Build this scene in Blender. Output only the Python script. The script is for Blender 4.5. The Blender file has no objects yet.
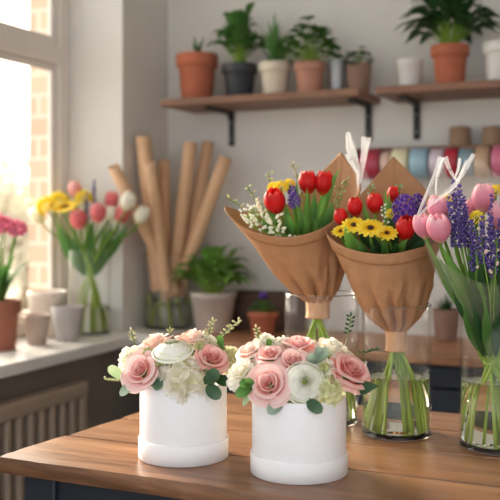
import bpy, math, random
from mathutils import Vector, Matrix, noise
R = math.radians
PI = math.pi
scn = bpy.context.scene
COL = scn.collection
rnd = random.Random(7)

# ------------------------------------------------------------------ camera frame
F_PX, YH = 900.0, 215.0
YAW = R(23.9)
CAMZ = 1.30
FWD = Vector((-math.sin(YAW), math.cos(YAW), 0))
RGT = Vector((math.cos(YAW), math.sin(YAW), 0))
UP = Vector((0, 0, 1))
CAM = Vector((0, 0, CAMZ))

def W(px, py, d):
    """photo point at depth d -> world"""
    return CAM + FWD*d + RGT*((px-250)*d/F_PX) + UP*((YH-py)*d/F_PX)
def depth_y(px, y):
    dr = FWD + RGT*((px-250)/F_PX)
    return y/dr.y
def depth_x(px, x):
    dr = FWD + RGT*((px-250)/F_PX)
    return x/dr.x
def on_z(px, py, z):
    d = (z-CAMZ)*F_PX/(YH-py)
    return W(px, py, d), d

# ------------------------------------------------------------------ mesh builder
class MB:
    def __init__(s):
        s.v = []; s.f = []; s.uv = []
    def vert(s, p, uv=(0, 0)):
        s.v.append(tuple(p)); s.uv.append(uv); return len(s.v)-1
    def grid(s, fn, nu, nv, closed=False, M=None):
        """fn(u,v) u,v in 0..1"""
        b = len(s.v)
        cu = nu if closed else nu+1
        for j in range(nv+1):
            for i in range(cu):
                u, v = i/nu, j/nv
                p = Vector(fn(u, v))
                if M: p = M @ p
                s.vert(p, (u, v))
        for j in range(nv):
            for i in range(nu):
                a = b+j*cu+i; c = b+j*cu+(i+1) % cu
                s.f.append((a, c, c+cu, a+cu))
        return s
    def lathe(s, prof, n=48, M=None, cap0=False, cap1=False):
        b = len(s.v); m = len(prof)
        for j, (r, z) in enumerate(prof):
            for i in range(n):
                a = 2*PI*i/n
                p = Vector((r*math.cos(a), r*math.sin(a), z))
                if M: p = M @ p
                s.vert(p, (i/n, j/max(1, m-1)))
        for j in range(m-1):
            for i in range(n):
                a = b+j*n+i; c = b+j*n+(i+1) % n
                s.f.append((a, c, c+n, a+n))
        if cap0: s.f.append(tuple(b+i for i in reversed(range(n))))
        if cap1: s.f.append(tuple(b+(m-1)*n+i for i in range(n)))
        return s
    def tube(s, pts, rad, n=8, cap=True):
        pts = [Vector(p) for p in pts]; m = len(pts)
        if not hasattr(rad, '__len__'): rad = [rad]*m
        b = len(s.v); ref = None
        for j, p in enumerate(pts):
            t = (pts[min(j+1, m-1)]-pts[max(j-1, 0)])
            if t.length < 1e-9: t = Vector((0, 0, 1))
            t.normalize()
            if ref is None:
                ref = Vector((1, 0, 0)) if abs(t.x) < .8 else Vector((0, 1, 0))
            x = (ref - t*ref.dot(t)).normalized(); ref = x
            y = t.cross(x)
            for i in range(n):
                a = 2*PI*i/n
                s.vert(p + (x*math.cos(a)+y*math.sin(a))*rad[j], (i/n, j/max(1, m-1)))
        for j in range(m-1):
            for i in range(n):
                a = b+j*n+i; c = b+j*n+(i+1) % n
                s.f.append((a, c, c+n, a+n))
        if cap:
            s.f.append(tuple(b+i for i in reversed(range(n))))
            s.f.append(tuple(b+(m-1)*n+i for i in range(n)))
        return s
    def box(s, lo, hi, M=None):
        b = len(s.v)
        for z in (lo[2], hi[2]):
            for x, y in ((lo[0], lo[1]), (hi[0], lo[1]), (hi[0], hi[1]), (lo[0], hi[1])):
                p = Vector((x, y, z))
                if M: p = M @ p
                s.vert(p)
        for q in ((3, 2, 1, 0), (4, 5, 6, 7), (0, 1, 5, 4), (1, 2, 6, 5), (2, 3, 7, 6), (3, 0, 4, 7)):
            s.f.append(tuple(b+k for k in q))
        return s
    def prism(s, poly, z0, z1):
        b = len(s.v); n = len(poly)
        for z in (z0, z1):
            for x, y in poly: s.vert((x, y, z))
        s.f.append(tuple(b+i for i in reversed(range(n))))
        s.f.append(tuple(b+n+i for i in range(n)))
        for i in range(n):
            j = (i+1) % n
            s.f.append((b+i, b+j, b+n+j, b+n+i))
        return s
    def ball(s, c, r, nu=8, nv=6, M=None):
        c = Vector(c)
        rr = r if hasattr(r, '__len__') else (r, r, r)
        def fn(u, v):
            a = 2*PI*u; t = PI*v
            return c + Vector((rr[0]*math.sin(t)*math.cos(a), rr[1]*math.sin(t)*math.sin(a), -rr[2]*math.cos(t)))
        return s.grid(fn, nu, nv, True, M)
    def mesh(s, name, mat, smooth=True):
        me = bpy.data.meshes.new(name)
        me.from_pydata(s.v, [], s.f)
        ul = me.uv_layers.new(name='UVMap')
        for l in me.loops: ul.data[l.index].uv = s.uv[l.vertex_index]
        if mat: me.materials.append(mat)
        if smooth: me.polygons.foreach_set('use_smooth', [True]*len(me.polygons))
        me.update()
        return me

def link(name, me, parent=None, loc=None, M=None):
    o = bpy.data.objects.new(name, me); COL.objects.link(o)
    if parent is not None: o.parent = parent
    if M is not None: o.matrix_local = M
    elif loc is not None: o.location = loc
    return o
def tag(o, label, cat, group=None, kind=None):
    o['label'] = label; o['category'] = cat
    if group: o['group'] = group
    if kind: o['kind'] = kind
    return o
def thing(name, label, cat, loc, group=None, rz=0):
    o = bpy.data.objects.new(name, None); COL.objects.link(o)
    o.empty_display_size = .02
    o.location = loc; o.rotation_euler = (0, 0, rz)
    return tag(o, label, cat, group)
def struct(name, mb, mat, smooth=False):
    o = link(name, mb.mesh(name, mat, smooth)); o['kind'] = 'structure'; return o
def bevel(o, w=.003, seg=2):
    m = o.modifiers.new('bevel', 'BEVEL'); m.width = w; m.segments = seg; m.limit_method = 'ANGLE'; m.angle_limit = R(40)
    return o
def align(z, roll=0, x=None):
    z = Vector(z).normalized()
    ref = Vector((0, 0, 1)) if abs(z.z) < .95 else Vector((0, 1, 0))
    xx = ref.cross(z).normalized(); yy = z.cross(xx)
    return Matrix((xx, yy, z)).transposed().to_4x4() @ Matrix.Rotation(roll, 4, 'Z')
def catmull(P, k=8, closed=False):
    P = [Vector(p) for p in P]; n = len(P); out = []
    rng = n if closed else n-1
    for i in range(rng):
        if closed: p0, p1, p2, p3 = P[(i-1) % n], P[i], P[(i+1) % n], P[(i+2) % n]
        else: p0, p1, p2, p3 = P[max(i-1, 0)], P[i], P[i+1], P[min(i+2, n-1)]
        for j in range(k):
            t = j/k
            out.append(.5*((2*p1)+(p2-p0)*t+(2*p0-5*p1+4*p2-p3)*t*t+(3*p1-p0-3*p2+p3)*t**3))
    if not closed: out.append(P[-1])
    return out

# ------------------------------------------------------------------ materials
def lin(c):
    return tuple(((x/255)/12.92 if x/255 <= .04045 else ((x/255+.055)/1.055)**2.4) for x in c)+(1,)
def mat_base(name):
    m = bpy.data.materials.new(name); m.use_nodes = True
    nt = m.node_tree; nt.nodes.clear()
    out = nt.nodes.new('ShaderNodeOutputMaterial')
    return m, nt, out
def N(nt, t, **kw):
    n = nt.nodes.new(t)
    for k, v in kw.items():
        if k in n.inputs: n.inputs[k].default_value = v
        else: setattr(n, k, v)
    return n
def ramp(nt, stops):
    r = nt.nodes.new('ShaderNodeValToRGB')
    e = r.color_ramp.elements
    while len(e) < len(stops): e.new(.5)
    for el, (p, c) in zip(e, stops): el.position = p; el.color = c
    return r
def simple(name, col, rough=.6, var=.12, scale=30, bump=.0, metal=0, coat=0, spec=.5, stretch=(1, 1, 1)):
    m, nt, out = mat_base(name); L = nt.links.new
    b = N(nt, 'ShaderNodeBsdfPrincipled', Roughness=rough, Metallic=metal)
    b.inputs['Coat Weight'].default_value = coat; b.inputs['Specular IOR Level'].default_value = spec
    tc = N(nt, 'ShaderNodeTexCoord'); mp = N(nt, 'ShaderNodeMapping'); mp.inputs['Scale'].default_value = stretch
    L(tc.outputs['Object'], mp.inputs[0])
    nz = N(nt, 'ShaderNodeTexNoise', Scale=scale, Detail=5.0, Roughness=.6); L(mp.outputs[0], nz.inputs['Vector'])
    c = lin(col)
    r = ramp(nt, [(.3, tuple(x*(1-var) for x in c[:3])+(1,)), (.7, tuple(min(1, x*(1+var)) for x in c[:3])+(1,))])
    L(nz.outputs['Fac'], r.inputs[0]); L(r.outputs[0], b.inputs['Base Color'])
    if bump:
        bp = N(nt, 'ShaderNodeBump', Strength=bump, Distance=.002); L(nz.outputs['Fac'], bp.inputs['Height']); L(bp.outputs[0], b.inputs['Normal'])
    L(b.outputs[0], out.inputs[0]); return m
def petal(name, stops, trans=.35, rough=.55, vein=.06, uvaxis='v'):
    """thin petal or leaf: colour runs base to tip along UV v"""
    m, nt, out = mat_base(name); L = nt.links.new
    uv = N(nt, 'ShaderNodeUVMap'); sp = N(nt, 'ShaderNodeSeparateXYZ'); L(uv.outputs[0], sp.inputs[0])
    mp = N(nt, 'ShaderNodeMapping'); mp.inputs['Scale'].default_value = (14, 1.5, 1); L(uv.outputs[0], mp.inputs[0])
    nz = N(nt, 'ShaderNodeTexNoise', Scale=2.0, Detail=3.0); L(mp.outputs[0], nz.inputs['Vector'])
    ad = N(nt, 'ShaderNodeMath', operation='MULTIPLY_ADD'); L(nz.outputs['Fac'], ad.inputs[0]); ad.inputs[1].default_value = vein*2
    L(sp.outputs[1 if uvaxis == 'v' else 0], ad.inputs[2])
    sb = N(nt, 'ShaderNodeMath', operation='SUBTRACT'); L(ad.outputs[0], sb.inputs[0]); sb.inputs[1].default_value = vein
    r = ramp(nt, [(p, lin(c)) for p, c in stops]); L(sb.outputs[0], r.inputs[0])
    b = N(nt, 'ShaderNodeBsdfPrincipled', Roughness=rough); b.inputs['Specular IOR Level'].default_value = .3
    t = N(nt, 'ShaderNodeBsdfTranslucent'); mx = N(nt, 'ShaderNodeMixShader', Fac=trans)
    L(r.outputs[0], b.inputs['Base Color']); L(r.outputs[0], t.inputs[0])
    L(b.outputs[0], mx.inputs[1]); L(t.outputs[0], mx.inputs[2]); L(mx.outputs[0], out.inputs[0]); return m

def wood(name, cols, rough=.4, axis='X', plank=None, y0=0, gscale=1.0, bump=.15):
    m, nt, out = mat_base(name); L = nt.links.new
    tc = N(nt, 'ShaderNodeTexCoord'); mp = N(nt, 'ShaderNodeMapping')
    s = {'X': (1.1, 13, 13), 'Y': (13, 1.1, 13), 'Z': (13, 13, 1.1)}[axis]
    mp.inputs['Scale'].default_value = tuple(k*gscale for k in s); L(tc.outputs['Object'], mp.inputs[0])
    vec = mp.outputs[0]
    sp = N(nt, 'ShaderNodeSeparateXYZ'); L(tc.outputs['Object'], sp.inputs[0])
    if plank:
        a = N(nt, 'ShaderNodeMath', operation='SUBTRACT'); L(sp.outputs[1], a.inputs[0]); a.inputs[1].default_value = y0
        d = N(nt, 'ShaderNodeMath', operation='DIVIDE'); L(a.outputs[0], d.inputs[0]); d.inputs[1].default_value = plank
        f = N(nt, 'ShaderNodeMath', operation='FLOOR'); L(d.outputs[0], f.inputs[0])
        wn = N(nt, 'ShaderNodeTexWhiteNoise', noise_dimensions='1D'); L(f.outputs[0], wn.inputs['W'])
        va = N(nt, 'ShaderNodeVectorMath', operation='SCALE'); L(wn.outputs['Color'], va.inputs[0]); va.inputs['Scale'].default_value = 9.0
        vb = N(nt, 'ShaderNodeVectorMath', operation='ADD'); L(vec, vb.inputs[0]); L(va.outputs[0], vb.inputs[1]); vec = vb.outputs[0]
    n1 = N(nt, 'ShaderNodeTexNoise', Scale=1.4, Detail=7.0, Roughness=.62, Distortion=1.3); L(vec, n1.inputs['Vector'])
    n2 = N(nt, 'ShaderNodeTexNoise', Scale=9.0, Detail=3.0, Roughness=.6); L(vec, n2.inputs['Vector'])
    mx = N(nt, 'ShaderNodeMath', operation='MULTIPLY_ADD'); L(n2.outputs['Fac'], mx.inputs[0]); mx.inputs[1].default_value = .3; L(n1.outputs['Fac'], mx.inputs[2])
    sb = N(nt, 'ShaderNodeMath', operation='SUBTRACT'); L(mx.outputs[0], sb.inputs[0]); sb.inputs[1].default_value = .15
    fac = sb.outputs[0]
    if plank:
        k = N(nt, 'ShaderNodeMath', operation='MULTIPLY_ADD'); L(wn.outputs['Value'], k.inputs[0]); k.inputs[1].default_value = .22
        L(fac, k.inputs[2]); k2 = N(nt, 'ShaderNodeMath', operation='SUBTRACT'); L(k.outputs[0], k2.inputs[0]); k2.inputs[1].default_value = .11; fac = k2.outputs[0]
    r = ramp(nt, [(.30, lin(cols[0])), (.5, lin(cols[1])), (.70, lin(cols[2]))]); L(fac, r.inputs[0])
    b = N(nt, 'ShaderNodeBsdfPrincipled', Roughness=rough)
    rr = N(nt, 'ShaderNodeMapRange'); L(n2.outputs['Fac'], rr.inputs[0]); rr.inputs[3].default_value = rough-.08; rr.inputs[4].default_value = rough+.12; L(rr.outputs[0], b.inputs['Roughness'])
    L(r.outputs[0], b.inputs['Base Color'])
    bp = N(nt, 'ShaderNodeBump', Strength=bump, Distance=.002); L(n2.outputs['Fac'], bp.inputs['Height']); L(bp.outputs[0], b.inputs['Normal'])
    L(b.outputs[0], out.inputs[0]); return m

def glass(name, ior=1.45, col=(1, 1, 1, 1), rough=0):
    m, nt, out = mat_base(name)
    g = N(nt, 'ShaderNodeBsdfGlass', IOR=ior, Roughness=rough); g.inputs['Color'].default_value = col
    nt.links.new(g.outputs[0], out.inputs[0]); return m
def film(name, white=.12, ior=1.6, rough=.12):
    """thin clear cellophane"""
    m, nt, out = mat_base(name); L = nt.links.new
    t = N(nt, 'ShaderNodeBsdfTransparent'); g = N(nt, 'ShaderNodeBsdfGlossy', Roughness=rough)
    fr = N(nt, 'ShaderNodeFresnel'); ge = N(nt, 'ShaderNodeNewGeometry')
    ii = N(nt, 'ShaderNodeMapRange'); L(ge.outputs['Backfacing'], ii.inputs[0]); ii.inputs[3].default_value = ior; ii.inputs[4].default_value = 1/ior; L(ii.outputs[0], fr.inputs['IOR'])
    a = N(nt, 'ShaderNodeMixShader'); L(fr.outputs[0], a.inputs[0]); L(t.outputs[0], a.inputs[1]); L(g.outputs[0], a.inputs[2])
    d = N(nt, 'ShaderNodeBsdfDiffuse'); d.inputs[0].default_value = (.95, .96, .98, 1)
    tr = N(nt, 'ShaderNodeBsdfTranslucent'); tr.inputs[0].default_value = (.95, .96, .98, 1)
    dd = N(nt, 'ShaderNodeMixShader', Fac=.5); L(d.outputs[0], dd.inputs[1]); L(tr.outputs[0], dd.inputs[2])
    b = N(nt, 'ShaderNodeMixShader', Fac=white); L(a.outputs[0], b.inputs[1]); L(dd.outputs[0], b.inputs[2])
    L(b.outputs[0], out.inputs[0]); return m
def brick_mat(name):
    m, nt, out = mat_base(name); L = nt.links.new
    tc = N(nt, 'ShaderNodeTexCoord'); mp = N(nt, 'ShaderNodeMapping'); mp.inputs['Rotation'].default_value = (R(90), 0, 0); L(tc.outputs['Object'], mp.inputs[0])
    br = N(nt, 'ShaderNodeTexBrick', Scale=1.0); L(mp.outputs[0], br.inputs[0])
    br.inputs['Color1'].default_value = lin((206, 170, 150)); br.inputs['Color2'].default_value = lin((212, 180, 160)); br.inputs['Mortar'].default_value = lin((210, 200, 186))
    br.inputs['Brick Width'].default_value = .22; br.inputs['Row Height'].default_value = .075; br.inputs['Mortar Size'].default_value = .009
    b = N(nt, 'ShaderNodeBsdfPrincipled', Roughness=.9); L(br.outputs[0], b.inputs['Base Color'])
    L(b.outputs[0], out.inputs[0]); return m

M = dict(
    wall=simple('wall_paint', (217, 214, 208), .85, .03, 6),
    wall_low=simple('wall_taupe', (134, 123, 113), .8, .05, 6),
    white=simple('white_gloss_paint', (226, 218, 210), .35, .03, 10),
    sill=simple('sill_paint', (226, 224, 218), .35, .04, 10),
    floor=wood('floor_wood', [(70, 50, 38), (95, 70, 52), (115, 88, 66)], .5, 'X'),
    table=wood('table_wood', [(98, 66, 44), (138, 97, 67), (164, 122, 88)], .30, 'X', .158, 1.205),
    tabledge=wood('table_edge_wood', [(96, 56, 34), (140, 88, 54), (165, 110, 70)], .5, 'X'),
    navy=simple('navy_paint', (28, 35, 45), .45, .08, 12),
    shelf=wood('shelf_wood', [(104, 72, 54), (132, 94, 72), (152, 112, 88)], .5, 'X'),
    counter=wood('counter_wood', [(132, 90, 62), (164, 116, 82), (184, 136, 100)], .45, 'X'),
    crate=wood('crate_wood', [(62, 44, 36), (86, 62, 50), (104, 78, 62)], .6, 'X'),
    black=simple('black_iron', (30, 30, 32), .5, .1, 20),
    radiator=simple('radiator_enamel', (164, 146, 128), .45, .04, 10),
    boxwhite=simple('white_card', (240, 239, 240), .45, .012, 60, bump=.02),
    terracotta=simple('terracotta', (176, 100, 72), .8, .12, 14, bump=.1),
    terradark=simple('dark_terracotta', (150, 92, 72), .8, .14, 14, bump=.1),
    terrapink=simple('pink_terracotta', (184, 132, 112), .8, .1, 14, bump=.1),
    charcoal=simple('charcoal_glaze', (48, 52, 58), .45, .1, 14),
    cream=simple('cream_glaze', (214, 202, 182), .5, .06, 14),
    greypot=simple('grey_ceramic', (176, 172, 168), .6, .06, 14, bump=.05),
    taupedark=simple('taupe_dark_ceramic', (178, 160, 148), .7, .07, 14, bump=.05),
    taupepot=simple('taupe_ceramic', (196, 182, 172), .7, .07, 14, bump=.05),
    palepot=simple('pale_ceramic', (226, 216, 204), .6, .05, 14, bump=.05),
    whitepot=simple('white_ceramic', (222, 220, 216), .5, .04, 14),
    brownpot=simple('brown_clay', (140, 110, 96), .8, .1, 14, bump=.05),
    metalcup=simple('galvanised_metal', (168, 170, 172), .45, .08, 20, metal=.6),
    soil=simple('soil', (52, 38, 28), .95, .4, 90, bump=.6),
    kraft=simple('kraft_paper', (182, 134, 94), .7, .08, 55, bump=.12),
    kraftband=simple('kraft_band', (200, 156, 116), .75, .07, 70, bump=.12),
    krafttube=simple('kraft_tube', (214, 174, 136), .7, .06, 40, bump=.06),
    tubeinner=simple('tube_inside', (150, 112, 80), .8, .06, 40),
    twine=simple('brown_twine', (150, 122, 98), .9, .12, 8, bump=.5, stretch=(1, 1, 40)),
    glass=glass('clear_glass', 1.45, (.985, .995, .99, 1)),
    pane=film('window_glass', .0, 1.45, 0), vglass=film('thin_clear_glass', .004, 1.33, .01),
    water=glass('water', 1.33, (.97, .99, .95, 1)),
    film=film('cellophane', .09, 1.5),
    filmglint=film('cellophane_fold_glints', .5, 1.8),  # white mixed into the film colour imitates bright glints along creases
    brick=brick_mat('brick'),
    stem=petal('green_stem', [(0, (178, 200, 96)), (.35, (146, 178, 66)), (1, (92, 136, 54))], .15, .45),
    stemb=petal('box_stem', [(0, (110, 130, 70)), (1, (110, 140, 70))], .1, .5),
    leaf=petal('leaf_green', [(0, (128, 164, 76)), (.5, (96, 144, 60)), (1, (116, 162, 76))], .3, .4),
    cutstem=petal('cut_stem_green', [(0, (214, 222, 130)), (1, (190, 208, 104))], .2, .45),  # paler copy of the stem green, brightness behind glass put into colour
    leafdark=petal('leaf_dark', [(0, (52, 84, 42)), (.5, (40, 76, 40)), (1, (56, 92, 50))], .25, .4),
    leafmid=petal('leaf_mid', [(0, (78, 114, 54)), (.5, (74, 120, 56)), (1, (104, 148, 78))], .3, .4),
    leafpale=petal('leaf_pale', [(0, (140, 170, 120)), (.5, (160, 186, 140)), (1, (186, 204, 164))], .3, .5),
    euca=petal('eucalyptus_grey', [(0, (120, 142, 122)), (.5, (142, 164, 146)), (1, (160, 180, 162))], .25, .6),
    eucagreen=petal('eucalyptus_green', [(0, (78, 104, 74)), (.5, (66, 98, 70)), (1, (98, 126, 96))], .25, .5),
    rosepink=petal('rose_pink', [(0, (246, 206, 190)), (.45, (246, 188, 184)), (.8, (248, 200, 196)), (1, (253, 228, 220))], .28, .6),
    rosedeep=petal('rose_deep_pink', [(0, (240, 186, 172)), (.45, (240, 168, 164)), (.8, (244, 184, 178)), (1, (250, 212, 204))], .28, .6),
    roseblush=petal('rose_blush', [(0, (244, 222, 202)), (.5, (246, 216, 206)), (1, (252, 236, 228))], .28, .6),
    rosewhite=petal('rose_white', [(0, (228, 230, 196)), (.5, (244, 240, 222)), (1, (250, 248, 238))], .38, .6),
    ranun=petal('ranunculus_white', [(0, (186, 200, 120)), (.5, (212, 220, 156)), (.72, (236, 240, 204)), (.88, (250, 250, 234)), (1, (255, 254, 248))], .15, .5, .03),
    ranuncore=simple('ranunculus_core', (128, 146, 66), .6, .2, 200),
    carn=petal('carnation_cream', [(0, (232, 232, 196)), (.5, (250, 247, 232)), (1, (254, 252, 246))], .4, .7),
    hydra=petal('hydrangea_cream', [(0, (226, 226, 186)), (.5, (248, 244, 228)), (1, (254, 252, 244))], .4, .6),
    hydrag=petal('hydrangea_green', [(0, (196, 200, 140)), (.5, (226, 226, 178)), (1, (240, 238, 206))], .4, .6),
    bud=simple('green_buds', (170, 172, 112), .6, .2, 120),
    sprigbud=simple('sprig_buds', (196, 192, 140), .6, .15, 120),
    whitebud=simple('white_buds', (238, 238, 214), .7, .05, 120),
    red=petal('tulip_red', [(0, (200, 110, 40)), (.2, (190, 22, 24)), (.55, (222, 36, 34)), (.85, (214, 30, 32)), (1, (236, 84, 66))], .3, .4, .14),
    pink=petal('tulip_pink', [(0, (236, 214, 190)), (.25, (232, 150, 172)), (.7, (238, 164, 184)), (1, (248, 206, 214))], .34, .45, .14),
    coral=petal('tulip_coral', [(0, (244, 206, 176)), (.25, (236, 128, 130)), (.8, (240, 138, 142)), (1, (248, 188, 182))], .38, .45),
    palepink=petal('tulip_pale_pink', [(0, (244, 220, 190)), (.4, (246, 180, 176)), (1, (250, 206, 196))], .38, .45),
    magenta=petal('flower_magenta', [(0, (206, 104, 132)), (.5, (222, 112, 146)), (1, (240, 160, 182))], .35, .5),
    whitet=petal('tulip_white', [(0, (222, 226, 180)), (.35, (246, 242, 226)), (1, (252, 250, 240))], .4, .5),
    yellow=petal('daisy_yellow', [(0, (244, 186, 16)), (.4, (255, 220, 40)), (1, (255, 232, 84))], .3, .5),
    yellowp=simple('yellow_pompon', (255, 222, 56), .7, .15, 120),
    disc=simple('daisy_disc', (74, 48, 26), .9, .4, 200, bump=.5),
    purple=petal('purple_florets', [(0, (70, 42, 120)), (.5, (104, 66, 168)), (1, (140, 100, 200))], .3, .6),
    lavender=petal('lavender_florets', [(0, (74, 58, 116)), (.5, (98, 80, 152)), (1, (140, 120, 190))], .25, .7),
    bark=simple('bark', (140, 120, 100), .9, .2, 8),
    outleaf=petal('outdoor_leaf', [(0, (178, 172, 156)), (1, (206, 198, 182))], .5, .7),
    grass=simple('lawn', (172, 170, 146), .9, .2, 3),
)
nt_ = M['kraft'].node_tree; b_ = [n for n in nt_.nodes if n.type == 'BSDF_PRINCIPLED'][0]; o_ = [n for n in nt_.nodes if n.type == 'OUTPUT_MATERIAL'][0]
t_ = nt_.nodes.new('ShaderNodeBsdfTranslucent'); x_ = nt_.nodes.new('ShaderNodeMixShader'); x_.inputs[0].default_value = .14
nt_.links.new(b_.inputs['Base Color'].links[0].from_socket, t_.inputs[0]); nt_.links.new(b_.outputs[0], x_.inputs[1]); nt_.links.new(t_.outputs[0], x_.inputs[2]); nt_.links.new(x_.outputs[0], o_.inputs[0])
def ribbon_mat(name, c): return simple(name, c, .35, .05, 4, stretch=(60, 1, 1))

# ------------------------------------------------------------------ room
WX, WY = -1.66, 2.98          # inner faces of left and back wall
FX = -1.88                    # window frame plane
WIN = (0.75, 2.66, .88, 2.45) # y0 y1 z0 z1 of opening
struct('floor', MB().box((-1.98, -1.5, -.05), (2.6, WY+.1, 0)), M['floor'])
struct('wall_back', MB().box((-1.98, WY, 0), (2.6, WY+.12, 2.72)), M['wall'])
struct('wall_right_light_block', MB().box((1.62, -.2, 0), (1.74, WY, 2.72)), M['wall'])  # unseen wall, put in to darken the right side of the back wall
struct('ceiling', MB().box((-1.98, -.4, 2.72), (2.6, WY+.1, 2.8)), M['white'])  # out of view; put in and extended to cut light from above
wl = MB()
wl.box((-1.90, -1.5, .87), (WX, WIN[0], 2.72)); wl.box((-1.90, WIN[1], .87), (WX, WY, 2.72))
wl.box((-1.90, WIN[0], WIN[3]), (WX, WIN[1], 2.72))
struct('wall_left', wl, M['wall'])
struct('trim_1', MB().box((-1.90, -1.5, 0), (WX, WY, .87)), M['wall_low'])
bk = MB(); bk.box((-2.02, -1.5, 0), (-1.90, WY+.1, .86)); bk.box((-2.02, 2.615, .86), (-1.90, WY+.1, 2.8)); bk.box((-2.02, -1.5, .86), (-1.90, .70, 2.8)); bk.box((-2.02, .70, 2.5), (-1.90, 2.615, 2.8))
struct('trim_2', bk, M['brick'])
# white sill board, widening in the corner
SZ = .90
sp_ = [(FX-.02, WIN[0]), (WX, WIN[0]), (WX, -.6), (-1.57, -.6), (-1.57, 2.60), (-1.455, 2.60), (-1.455, WY), (WX, WY), (WX, WIN[1]), (FX-.02, WIN[1])]
so = struct('trim_3', MB().prism(sp_, SZ-.035, SZ), M['sill']); bevel(so, .004)
# window: frame, mullion, transom, sashes, panes
fr = MB()
x0, x1 = FX-.04, FX
y0, y1, z0, z1 = WIN[0], WIN[1], SZ, WIN[3]
fr.box((x0, y1-.055, z0), (x1, y1, z1)); fr.box((x0, y0, z0), (x1, y0+.055, z1))
fr.box((x0, y0+.0555, z0), (x1, y1-.0555, z0+.05)); fr.box((x0, y0+.0555, z1-.055), (x1, y1-.0555, z1))
fr.box((x0-.002, y0+.0555, 1.825), (x1+.006, y1-.0555, 1.89))
fr.box((x0, 1.48, z0+.0505), (x1, 1.54, 1.8245)); fr.box((x0, 1.48, 1.8905), (x1, 1.54, z1-.0555))
wf = struct('window_1', fr, M['white']); bevel(wf, .004)
sa = MB(); a0, a1 = FX-.03, FX-.012
for (ya, yb) in ((y0+.056, 1.479), (1.541, y1-.056)):
    for (za, zb) in ((z0+.051, 1.824), (1.891, z1-.056)):
        sa.box((a0, ya, za), (a1, ya+.03, zb)); sa.box((a0, yb-.03, za), (a1, yb, zb)); sa.box((a0, ya+.031, za), (a1, yb-.031, za+.03)); sa.box((a0, ya+.031, zb-.025), (a1, yb-.031, zb))
so = link('window_sash', sa.mesh('window_sash', M['white'], False), wf); bevel(so, .003)
link('window_pane', MB().box((FX-.024, y0+.06, z0+.06), (FX-.020, y1-.06, z1-.06)).mesh('window_pane', M['pane'], False), wf)

# radiator on the left wall under the sill
rad = thing('radiator', 'taupe column radiator on the wall under the window sill', 'radiator', (-1.60, 1.55, .14))
ry1 = 2.33; nb = 26; pitch = .05
bars = MB()
for k in range(nb):
    yy = ry1-.02-k*pitch
    bars.box((-.022, yy-.0125-1.55, .03), (.022, yy+.0125-1.55, .61))
o = link('column', bars.mesh('column', M['radiator'], False), rad); bevel(o, .008, 3)
hd = MB(); ya = ry1-nb*pitch
hd.box((-.027, ya-1.55, .603), (.027, ry1-1.55, .65)); o = link('top_header', hd.mesh('top_header', M['radiator'], False), rad); bevel(o, .01, 3)
hd = MB(); hd.box((-.027, ya-1.55, 0), (.027, ry1-1.55, .06)); o = link('bottom_header', hd.mesh('bottom_header', M['radiator'], False), rad); bevel(o, .01, 3)
hd = MB(); hd.box((-.022, ry1-.018-1.55, .03), (.022, ry1-1.55, .62)); o = link('end_panel', hd.mesh('end_panel', M['radiator'], False), rad); bevel(o, .006, 2)
for yy in (ya+.2, ry1-.2):
    link('wall_bracket', MB().box((-.061, yy-.02-1.55, .5), (-.02, yy+.02-1.55, .54)).mesh('wall_bracket', M['radiator'], False), rad)
for yy in (ya+.15, ry1-.15):
    link('foot', MB().box((-.02, yy-.015-1.55, -.14), (.02, yy+.015-1.55, .01)).mesh('foot', M['radiator'], False), rad)

# back counter
CY0 = 2.555; CZ = .90
ct = thing('back_counter', 'long wooden topped navy counter along the back wall', 'counter', (-1.0, CY0, 0))
o = link('countertop', MB().box((-.453, 0, CZ-.027), (2.6, WY-CY0-.004, CZ)).mesh('countertop', M['counter'], False), ct); bevel(o, .004)
o = link('cabinet_body', MB().box((-.44, .035, 0), (2.58, WY-CY0-.004, CZ-.027)).mesh('cabinet_body', M['navy'], False), ct)
for k in range(5):
    xa = -.42+k*.6
    o = link('drawer', MB().box((xa, .017, .806), (xa+.585, .035, .864)).mesh('drawer', M['navy'], False), ct); bevel(o, .003)
    o = link('door', MB().box((xa, .017, .08), (xa+.585, .035, .800)).mesh('door', M['navy'], False), ct); bevel(o, .003)

# wall shelves and brackets
SHZ, SHT, SHY = 1.70, .024, 2.72
def shelf(xa, xb, label, br):
    cx = (xa+xb)/2
    t = thing('wall_shelf', label, 'shelf', (cx, WY, SHZ-SHT), 'wooden wall shelves')
    o = link('board', MB().box((xa-cx, SHY-WY, 0), (xb-cx, 0, SHT)).mesh('board', M['shelf'], False), t); bevel(o, .003)
    for bx in br:
        m = MB(); x = bx-cx
        m.box((x-.012, -.008, -.125), (x+.012, 0, 0)); m.box((x-.012, -.20, -.012), (x+.012, 0, 0))
        m.box((x-.005, -.03, -.03), (x+.005, -.006, -.01))
        o = link('bracket', m.mesh('bracket', M['black'], False), t); bevel(o, .004)
        for zz in (-.1, -.04):
            link('screw', MB().lathe([(.004, 0), (.004, .002), (0, .003)], 10, Matrix.Translation((x, -.008, zz)) @ Matrix.Rotation(R(90), 4, 'X')).mesh('screw', M['metalcup']), o)
    return t
shelf(-1.546, -.834, 'left wooden wall shelf on two black brackets carrying six pots', (-1.392, -.876))
shelf(-.779, .60, 'right wooden wall shelf on black brackets with the tall leafy terracotta pot', (-.709, .45))

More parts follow.
